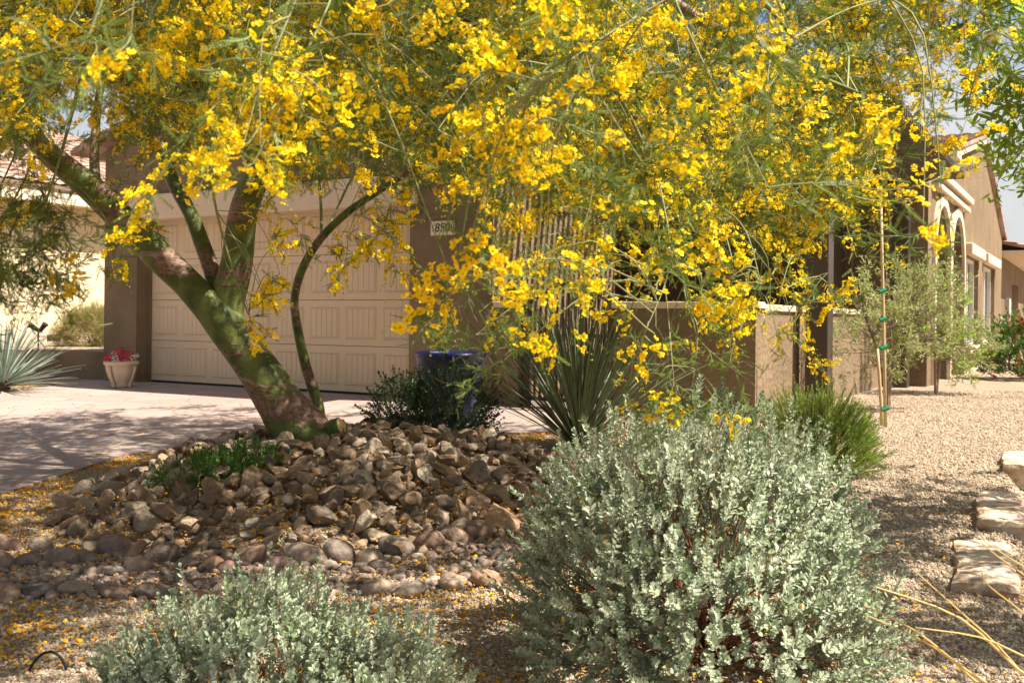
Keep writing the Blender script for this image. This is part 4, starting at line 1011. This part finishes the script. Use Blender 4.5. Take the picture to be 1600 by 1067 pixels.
def add_spray(p, idx, s, d=None):
    p = Vector(p)
    if d is None:
        o = Vector((p.x - CX, p.y - CY, 0)); o = o.normalized() if o.length > .01 else Vector((1, 0, 0))
        d = o * rs.uniform(.2, 1) + Vector((0, 0, rs.uniform(-.9, .35))) + rv(rs) * .55
    sprays.append((p, d.normalized(), s, idx))
def pick(p, green=0.0):
    u = rs.random() + .36 * mnoise.noise(Vector(p) * 1.25 + Vector((7, 1, 4))) + green
    return rs.randrange(0, 4) if u < .56 else (rs.randrange(4, 7) if u < .80 else rs.randrange(7, 10))
n_in = 0
while n_in < 3300:
    px, py = rs.uniform(-280, 1880), rs.uniform(-160, 470); u = rs.random()
    Y = rs.uniform(2.1, 3.4) if u < .025 else (rs.uniform(3.4, 5.2) if u < .20 else rs.uniform(5.2, 9.3))
    if px > 1250: Y = rs.uniform(4.7, 6.6)
    p = at(px, py, Y)
    if dome(p[0], p[1]) > 1.02 and rs.random() < .85: continue
    if p[2] > 1.2 + 4.6 * math.sqrt(max(0.0, 1.05 - dome(p[0], p[1]) ** 2)): continue
    if rs.random() > dens(px, py): continue
    if Y < 3.4 and py > 300 and rs.random() < .6: continue
    if mnoise.noise(Vector(p) * 1.5) < -.3 and rs.random() < .75: continue
    add_spray(p, pick(p, np.interp(px, [0, 700, 1000, 1500], [-.08, -.05, .02, .1]) + (.04 if Y > 6.5 else 0)), rs.uniform(.7, 1.1)); n_in += 1
# unseen crown above and beside the view, shaped to shade but spare the shrubs
n_out = 0
while n_out < 1050:
    x, y = rs.uniform(-5.6, 3.4), rs.uniform(2.2, 11.2); r = dome(x, y)
    if r > 1: continue
    top = 1.3 + 4.4 * math.sqrt(1.02 - r * r); lo = 2.3 + .5 * (1 - r)
    if top < lo: continue
    z = rs.uniform(max(lo, top - 1.5), top); q = to_px((x, y, z))
    if -60 < q[0] < 1660 and q[1] > -40: continue
    if mnoise.noise(Vector((x, y, z)) * 1.1) < -.12: continue
    if (x > .5 and y < 4.1) or (x > 1.2 and y < 4.8): continue
    add_spray((x, y, z), pick((x, y, z)), rs.uniform(.9, 1.3)); n_out += 1
n_fr = 0
while n_fr < 300:  # unseen sprays added over the foreground to shade the gravel
    x, y, z = rs.uniform(-3.4, .35), rs.uniform(2.3, 4.8), rs.uniform(2.6, 3.7); q = to_px((x, y, z))
    if q[1] > -50 or mnoise.noise(Vector((x, y, z)) * 1.6) < -.08: continue
    add_spray((x, y, z), pick((x, y, z)), rs.uniform(.9, 1.3)); n_fr += 1
n_far = 0
while n_far < 380:  # extra sprays at the back, put in to shade the driveway
    x, y = rs.uniform(-4.6, .2), rs.uniform(6.5, 11.0); r = dome(x, y)
    if r > .97: continue
    z = rs.uniform(2.9, min(4.6, 1.3 + 4.4 * math.sqrt(1.02 - r * r))); q = to_px((x, y, z))
    if q[1] > np.interp(q[0], dxs, dys) - 20 or mnoise.noise(Vector((x, y, z)) * 1.3) < -.1: continue
    add_spray((x, y, z), pick((x, y, z), .1), rs.uniform(.9, 1.25)); n_far += 1
# hanging sprays that reach below the crown: (px, py, Y, indices, how many, spread px)
Fi, Mi, Li, Ci = (0, 1, 2, 3), (4, 5, 6), (7, 8, 9), (10, 11, 12)
DN = Vector((0, 0, -1))
for px, py, Y, ids, n, spd, sc in ((722, 430, 2.15, Ci, 5, 34, .9), (690, 440, 2.2, Ci, 2, 14, .8), (745, 465, 2.2, Ci, 3, 14, .8), (770, 455, 2.4, Li, 3, 25, .55), (745, 540, 2.5, Li, 3, 30, .5), (790, 590, 2.4, Li, 2, 12, .45),
                                   (842, 520, 2.3, Ci, 2, 10, .8), (810, 450, 2.7, Mi, 3, 24, .6), (830, 400, 2.6, Fi, 3, 30, .6), (870, 470, 3.0, Li, 2, 30, .5),
                                   (398, 225, 1.95, Ci, 4, 20, .75), (398, 250, 1.95, Ci, 2, 8, .6), (455, 165, 2.0, Ci, 4, 20, .75), (430, 100, 2.1, Ci, 5, 46, .85), (370, 130, 2.3, Ci, 4, 46, .85), (760, 150, 2.1, Ci, 5, 40, .9), (830, 180, 2.1, Ci, 5, 36, .9), (700, 200, 2.3, Ci, 3, 30, .8), (880, 60, 2.2, Ci, 4, 40, .9), (250, 40, 2.4, Ci, 4, 40, .9), (180, 70, 1.7, Li, 2, 30, .42), (190, 60, 1.7, Ci, 1, 8, .7),
                                   (436, 330, 4.2, Mi, 1, 8, .6), (425, 380, 4.2, Ci, 2, 8, .9), (432, 420, 4.2, Ci, 2, 8, .9), (410, 455, 4.2, Ci, 2, 8, .9), (388, 490, 4.2, Ci, 2, 6, .9), (440, 290, 4.3, Fi, 1, 10, .6),
                                   (552, 370, 4.6, Ci, 3, 10, 1.1), (545, 330, 4.7, Mi, 3, 20, .7), (620, 350, 4.4, Ci, 5, 24, 1.1), (650, 330, 4.4, Li, 3, 26, .7), (595, 365, 4.4, Ci, 2, 14, 1.0),
                                   (955, 405, 2.7, Ci, 4, 20, .85), (1000, 440, 2.9, Ci, 4, 20, .9), (1010, 515, 2.6, Ci, 1, 6, .7), (985, 500, 2.7, Li, 2, 26, .4), (1030, 585, 3.0, Li, 4, 34, .5), (1045, 610, 3.0, Ci, 4, 26, .75), (1085, 590, 3.1, Li, 3, 34, .5), (1118, 625, 3.1, Ci, 1, 6, .7), (975, 590, 3.0, Mi, 2, 24, .45), (1100, 540, 3.0, Li, 2, 26, .5),
                                   (1140, 430, 2.8, Ci, 6, 28, .95), (1175, 430, 2.8, Ci, 3, 20, .9), (1100, 465, 3.0, Mi, 3, 30, .5), (1190, 480, 3.1, Mi, 3, 26, .5), (1060, 470, 3.2, Mi, 3, 34, .55),
                                   (1240, 440, 3.9, Fi, 4, 28, .7), (1280, 420, 4.0, Fi, 4, 28, .7), (1215, 465, 3.8, Mi, 3, 24, .6), (1310, 330, 4.2, Fi, 4, 30, .8), (1340, 240, 4.3, Mi, 3, 30, .7), (1380, 110, 4.6, Fi, 3, 30, .7), (1300, 450, 4.4, Ci, 2, 14, 1.0), (1330, 400, 4.3, Mi, 2, 24, .6),
                                   (20, 400, 4.4, Li, 12, 34, .9), (60, 380, 4.4, Li, 9, 34, .9), (70, 425, 4.2, Ci, 2, 10, 1.0), (10, 330, 4.6, Mi, 10, 40, .9), (60, 300, 4.6, Li, 10, 40, .9), (95, 300, 4.8, Mi, 5, 30, .8), (180, 375, 5.4, Ci, 3, 10, 1.2), (235, 300, 5.6, Mi, 2, 20, .7), (95, 380, 4.6, Li, 2, 12, .8), (-40, 400, 4.4, Li, 4, 40, .9),
                                   (1440, 330, 3.0, Li, 1, 40, .5), (1520, 330, 2.9, Li, 1, 40, .5), (1480, 90, 3.2, Mi, 2, 40, .7), (1560, 60, 3.2, Fi, 3, 40, .6), (1508, 180, 3.6, Ci, 2, 10, 1.1)):
    for k in range(max(1, round(n * (.62 if 640 < px < 1420 else .8)))):
        p = at(rs.gauss(px, spd * .6), rs.gauss(py - (28 if 640 < px < 900 else 0), spd * .6), Y + rs.gauss(0, .08))
        add_spray(p, rs.choice(ids), sc * rs.uniform(.85, 1.15), DN * rs.uniform(.2, .9) + rv(rs) * .75)
# ---- twigs joining each spray to the nearest thicker wood
twigs = []
nodes = np.array([tuple(q) for q, r in NODES]); nrad = [r for q, r in NODES]
cents = []
order = sorted(range(len(sprays)), key=lambda i: i * 7919 % 3001)
for i in order[::16]: cents.append(sprays[i][0])
bough = MB(); bn = []
for c in cents:
    c = Vector(c); j = int(np.argmin(((nodes - np.array(c) + np.array((0, 0, .35))) ** 2).sum(1))); a = Vector(nodes[j]); d = (c - a).length
    m1 = a.lerp(c, .35) + Vector((0, 0, .13 * d)) + rv(rs) * .07 * d; m2 = a.lerp(c, .72) + Vector((0, 0, .12 * d)) + rv(rs) * .06 * d
    r0 = min(nrad[j] * .7, .006 + .006 * d); Q = catmull([a, m1, m2, c], 7)
    bough.tube(Q, [r0 * (1 - .8 * k / (len(Q) - 1)) for k in range(len(Q))], 6, 0, False)
    bn.extend([tuple(q) for q in Q[4:]])
o = obj('boughs', bough, M['twig_green'], palo, smooth=True); o['kind'] = 'stuff'
bn = np.array(bn + [tuple(q) for q, r in NODES if r < .03]); tw = MB()
for p, d, s, ix in sprays:
    q = np.array(p) - np.array(d) * .1; dd = ((bn - q) ** 2 * np.array((1, 1, .6))).sum(1); j = int(rs.choice(list(np.argpartition(dd, 7)[:7]))); a = Vector(bn[j]); L = (p - a).length
    if L < .02: continue
    m1 = a.lerp(p, .5) + Vector((0, 0, .12 * L)) - Vector(d) * .12 * L + rv(rs) * .04 * L
    Q = catmull([a, m1, p], 3); r0 = min(.006, .0022 + .002 * L)
    tw.tube(Q, [r0 * (1 - .55 * k / (len(Q) - 1)) for k in range(len(Q))], 4, 0, False)
o = obj('twigs', tw, M['twig_green'], palo, smooth=True); o['kind'] = 'stuff'
def in_view(s):
    if s[0].y < .5: return False
    q = to_px(s[0]); return -40 < q[0] < 1640 and -40 < q[1] < 700
order = sorted(range(len(sprays)), key=lambda i: (0 if in_view(sprays[i]) else 1, sprays[i][0].y / sprays[i][2]))
for i in order[:300]:
    p, d, s, ix = sprays[i]; place('blossom_spray', SP[ix], palo, p, dir_rot(d), s)
r_ = [sprays[i] for i in order[300:]]
scatter('crown', SP, [q[0] for q in r_], [dir_rot(q[1]) for q in r_], [q[2] for q in r_], [q[3] for q in r_], palo)

# ---- seedling in the blue pot
ps = thing('potted_seedling', 'feathery green seedling growing in the blue pot', 'plant', (bx_, by_, bz + .64))
for k in range(9):
    d = Vector((random.gauss(0, .5), random.gauss(0, .5), 1)).normalized(); place('branch', random.choice(SP_L), ps, (bx_ + random.gauss(0, .06), by_ + random.gauss(0, .06), bz + .64), dir_rot(d), random.uniform(.7, 1.15))

# ---- olives and the leafy tree at the right
def branch_mesh(name, mats, seed, L, leaf, lw, n, droop=.0):
    rs = random.Random(seed); m = MB()
    b1 = rs.uniform(-.2, .2)
    P_ = lambda t: Vector((b1 * L * t * t, 0, L * t))
    m.tube([P_(k / 4) for k in range(5)], [.003, .0026, .002, .0015, .0008], 4, 1, False)
    ax = [(P_, L)]
    for k in range(5):
        t = rs.uniform(.15, .8); p = P_(t); d = (Vector((0, 0, 1)) + Vector((rs.gauss(0, 1), rs.gauss(0, 1), 0)).normalized() * .9).normalized(); l_ = L * rs.uniform(.3, .5)
        f = (lambda p, d, l_: (lambda t: p + d * l_ * t))(p, d, l_); m.tube([f(0), f(1)], [.0016, .0007], 3, 1, False); ax.append((f, l_))
    for k in range(n):
        f, l_ = rs.choice(ax); t = rs.uniform(.1, 1); p = f(t); d = (f(1) - f(0)).normalized() * rs.uniform(.3, 1) + rv(rs) * .8 + Vector((0, 0, -droop))
        leaf_quad(m, p, d, rv(rs), leaf * rs.uniform(.7, 1.2), lw, 0, rs.uniform(-.2, .2))
    return m.mesh(name, mats)
ol = [branch_mesh('olive_branch', [M['leaf_olive'], M['twig_grey']], 800 + k, .34, .058, .011, 55) for k in range(4)]
lt = [branch_mesh('leafy_branch', [M['leaf_lush'], M['twig_grey']], 820 + k, .40, .070, .018, 55, .3) for k in range(4)]
def small_tree(name, label, base, trunks, lobes, protos, n, n_obj, seed, group=None, scale=(.7, 1.2), up=.6, bark='twig_grey'):
    rs = random.Random(seed); t = thing(name, label, 'tree', base, group); B = Vector(base); ends = []
    for dx, dy, h, r in trunks:
        top = B + Vector((dx, dy, h)); Q = catmull([B + Vector((0, 0, -.1)), B + Vector((dx * .15, dy * .15, h * .3)) + rv(rs) * .03, B + Vector((dx * .6, dy * .6, h * .7)) + rv(rs) * .04, top], 4)
        obj('trunk', MB().tube(Q, [r * (1 - .7 * k / (len(Q) - 1)) for k in range(len(Q))], 8), M[bark], t, smooth=True); ends += Q[5:]
    pts = []
    while len(pts) < n:
        c, rd = rs.choice(lobes); d = rv(rs) * rs.random() ** .4; p = Vector((c[0] + d.x * rd[0], c[1] + d.y * rd[1], c[2] + d.z * rd[2]))
        if mnoise.noise(p * 3.2 + Vector((seed, 0, 0))) < -.15 and rs.random() < .8: continue
        pts.append((p, (Vector((d.x, d.y, d.z)) + Vector((0, 0, up)) + rv(rs) * .5).normalized(), rs.uniform(*scale)))
    tw = MB(); E = np.array([tuple(e) for e in ends])
    for p, d, s in pts:
        j = int(np.argmin(((E - np.array(p) + np.array((0, 0, .15))) ** 2).sum(1))); a = Vector(E[j]); L = (p - a).length
        tw.tube(catmull([a, a.lerp(p, .5) + rv(rs) * .08 * L - d * .1 * L, p], 3), [.007, .006, .005, .0045, .004, .0035, .003], 4, 0, False)
    o = obj('boughs', tw, M[bark], t, smooth=True); o['kind'] = 'stuff'
    def vis(q): 
        u = to_px(q[0]) if q[0].y > .3 else (9e9, 0); return (0 if u[0] < 1640 else 1, q[0].y)
    pts.sort(key=vis)
    for p, d, s in pts[:n_obj]: place('leafy_branch', rs.choice(protos), t, p, dir_rot(d), s)
    r_ = pts[n_obj:]; scatter('crown', protos, [q[0] for q in r_], [dir_rot(q[1]) for q in r_], [q[2] for q in r_], [rs.randrange(len(protos)) for _ in r_], t)
    return t
o1 = at(1388, 642, 11.6); o1 = (o1[0], o1[1], G(o1[0], o1[1]))
small_tree('olive_tree', 'staked young olive tree, nearer of the two by the courtyard wall', o1, ((-.45, 0, 1.4, .03), (.3, .1, 1.5, .026), (-.1, -.2, 1.2, .02)), [((o1[0] + .05, o1[1], 1.05), (.55, .5, .55)), ((o1[0] - .3, o1[1], .85), (.35, .35, .4)), ((o1[0] + .35, o1[1], 1.15), (.4, .4, .45))], ol, 150, 100, 31, 'young olive trees along the wall')
o2 = at(1462, 626, 14.2); o2 = (o2[0], o2[1], G(o2[0], o2[1]))
small_tree('olive_tree', 'bright green young olive tree in front of the arches, farther of the two', o2, ((-.2, 0, 1.5, .026), (.25, .1, 1.4, .022), (.05, -.2, 1.3, .02)), [((o2[0] - .05, o2[1], 1.05), (.5, .5, .6)), ((o2[0] + .3, o2[1], .65), (.35, .35, .3))], ol + lt[:1], 140, 100, 32, 'young olive trees along the wall')
small_tree('leafy_tree', 'green broadleaf tree leaning in at the upper right photo edge', (4.3, 5.7, G(4.3, 5.7)), ((-.5, 0, 2.9, .09), (.3, .4, 3.0, .08), (-1.0, -.1, 2.5, .05), (-.5, -2.2, 2.6, .05)), [((3.45, 5.6, 2.45), (.75, .8, .60)), ((4.4, 5.7, 2.8), (1.1, 1.1, .9)), ((3.15, 5.3, 2.25), (.35, .5, .35)), ((4.0, 4.8, 2.6), (.9, .7, .7)), ((3.95, 3.4, 2.7), (.9, .85, .6)), ((3.8, 3.0, 2.5), (.7, .6, .5))], lt, 420, 130, 33, None, (.8, 1.3), .1)  # last trunk and near lobes are out of view, added to shade the gravel
# stakes beside the nearer olive
for k, (px, py, tp, lab) in enumerate(((1384, 668, 300, 'tall bamboo stake with green ties beside the nearer olive'), (1379, 664, 545, 'short bamboo stake bound to the tall stake with green ties'))):
    x, y = ground_hit(px, py); Y = y; b = Vector((x, y, G(x, y))); tpz = at(px - 8, tp, Y)
    st = thing('bamboo_stake', lab, 'stake', b, 'bamboo stakes at the olive tree')
    top = Vector((tpz[0], Y, tpz[2])); obj('cane', MB().tube([b + Vector((0, 0, -.15)), b.lerp(top, .3), b.lerp(top, .7), top], [.018, .017, .016, .014], 8), M['bamboo'], st, smooth=True)
    if k == 0:
        for t_ in (.08, .34, .46, .58):
            q = b.lerp(top, t_); obj('tie', MB().tube([q - Vector((.035, 0, .012)), q + Vector((.03, 0, .012))], .024, 8), M['green_tie'], st)
# ---- fallen blossom
lit = MB()
for k in range(4):
    an = k * 1.57; leaf_quad(lit, Vector((0, 0, 0)), Vector((math.cos(an), math.sin(an), .25)), Vector((-math.sin(an), math.cos(an), .3)), .010, .009)
lit1 = lit.mesh('fallen_blossom', M['litter']); lit2 = MB(); leaf_quad(lit2, Vector((-.006, 0, 0)), Vector((1, 0, .15)), Vector((0, 1, .2)), .013, .010); lit2 = lit2.mesh('fallen_petal', M['litter'])
P, RT, SCL, IX = [], [], [], []
rs = random.Random(5)
def litter(n, fn, need):
    k = 0; tries = 0
    while k < n and tries < n * 30:
        tries += 1; x, y = fn()
        if not need(x, y): continue
        pt = mnoise.noise(Vector((x * 1.7, y * 1.7, 0)))
        if rs.random() > .5 + pt * 1.2: continue
        ondrive = in_poly(x, y, drive_poly); z = (Gbase(x, y) + .024) if ondrive else G(x, y) + .012 + (.05 * rs.random() if mound_r(x, y) < 1 else 0)
        P.append((x, y, z)); RT.append((rs.gauss(0, .3), rs.gauss(0, .3), rs.uniform(0, 6.3))); SCL.append(rs.uniform(.7, 1.25)); IX.append(rs.randrange(2)); k += 1
litter(9500, lambda: (rs.uniform(-4.2, 1.2), rs.uniform(3.3, 6.2)), lambda x, y: not in_poly(x, y, drive_poly))
litter(3800, lambda: (rs.uniform(-4.2, -2.2), rs.uniform(5.2, 9.2)), lambda x, y: not in_poly(x, y, drive_poly) and mound_r(x, y) > .97)
litter(1600, lambda: (rs.uniform(-2.8, .6), rs.uniform(5, 8.8)), lambda x, y: mound_r(x, y) < 1)
litter(1500, lambda: (rs.uniform(-7, 0.6), rs.uniform(6, 13.5)), lambda x, y: in_poly(x, y, drive_poly))
litter(900, lambda: (rs.uniform(.2, 3.4), rs.uniform(2.8, 6)), lambda x, y: True)
litter(1400, lambda: (rs.uniform(-.6, 1.4), rs.uniform(8.5, 9.3)), lambda x, y: not in_poly(x, y, drive_poly))
litter(1500, lambda: (rs.uniform(-7.6, -6.2), rs.uniform(12.4, 14.9)), lambda x, y: not in_poly(x, y, drive_poly) and rs.random() < 2.2 - 1.2 * abs(AB(x, y)[0] + 13.6))
for p_, d_, s_ in rs.sample(SHRUB_PTS[0], 45) + rs.sample(SHRUB_PTS[1], 22):
    P.append(tuple(p_ + d_ * .10)); RT.append((rs.gauss(0, .6), rs.gauss(0, .6), rs.uniform(0, 6.3))); SCL.append(rs.uniform(.8, 1.3)); IX.append(0)
scatter('fallen_blossoms', [lit1, lit2], P, RT, SCL, IX, None, 'fallen yellow blossom strewn over gravel and driveway', 'blossom litter')
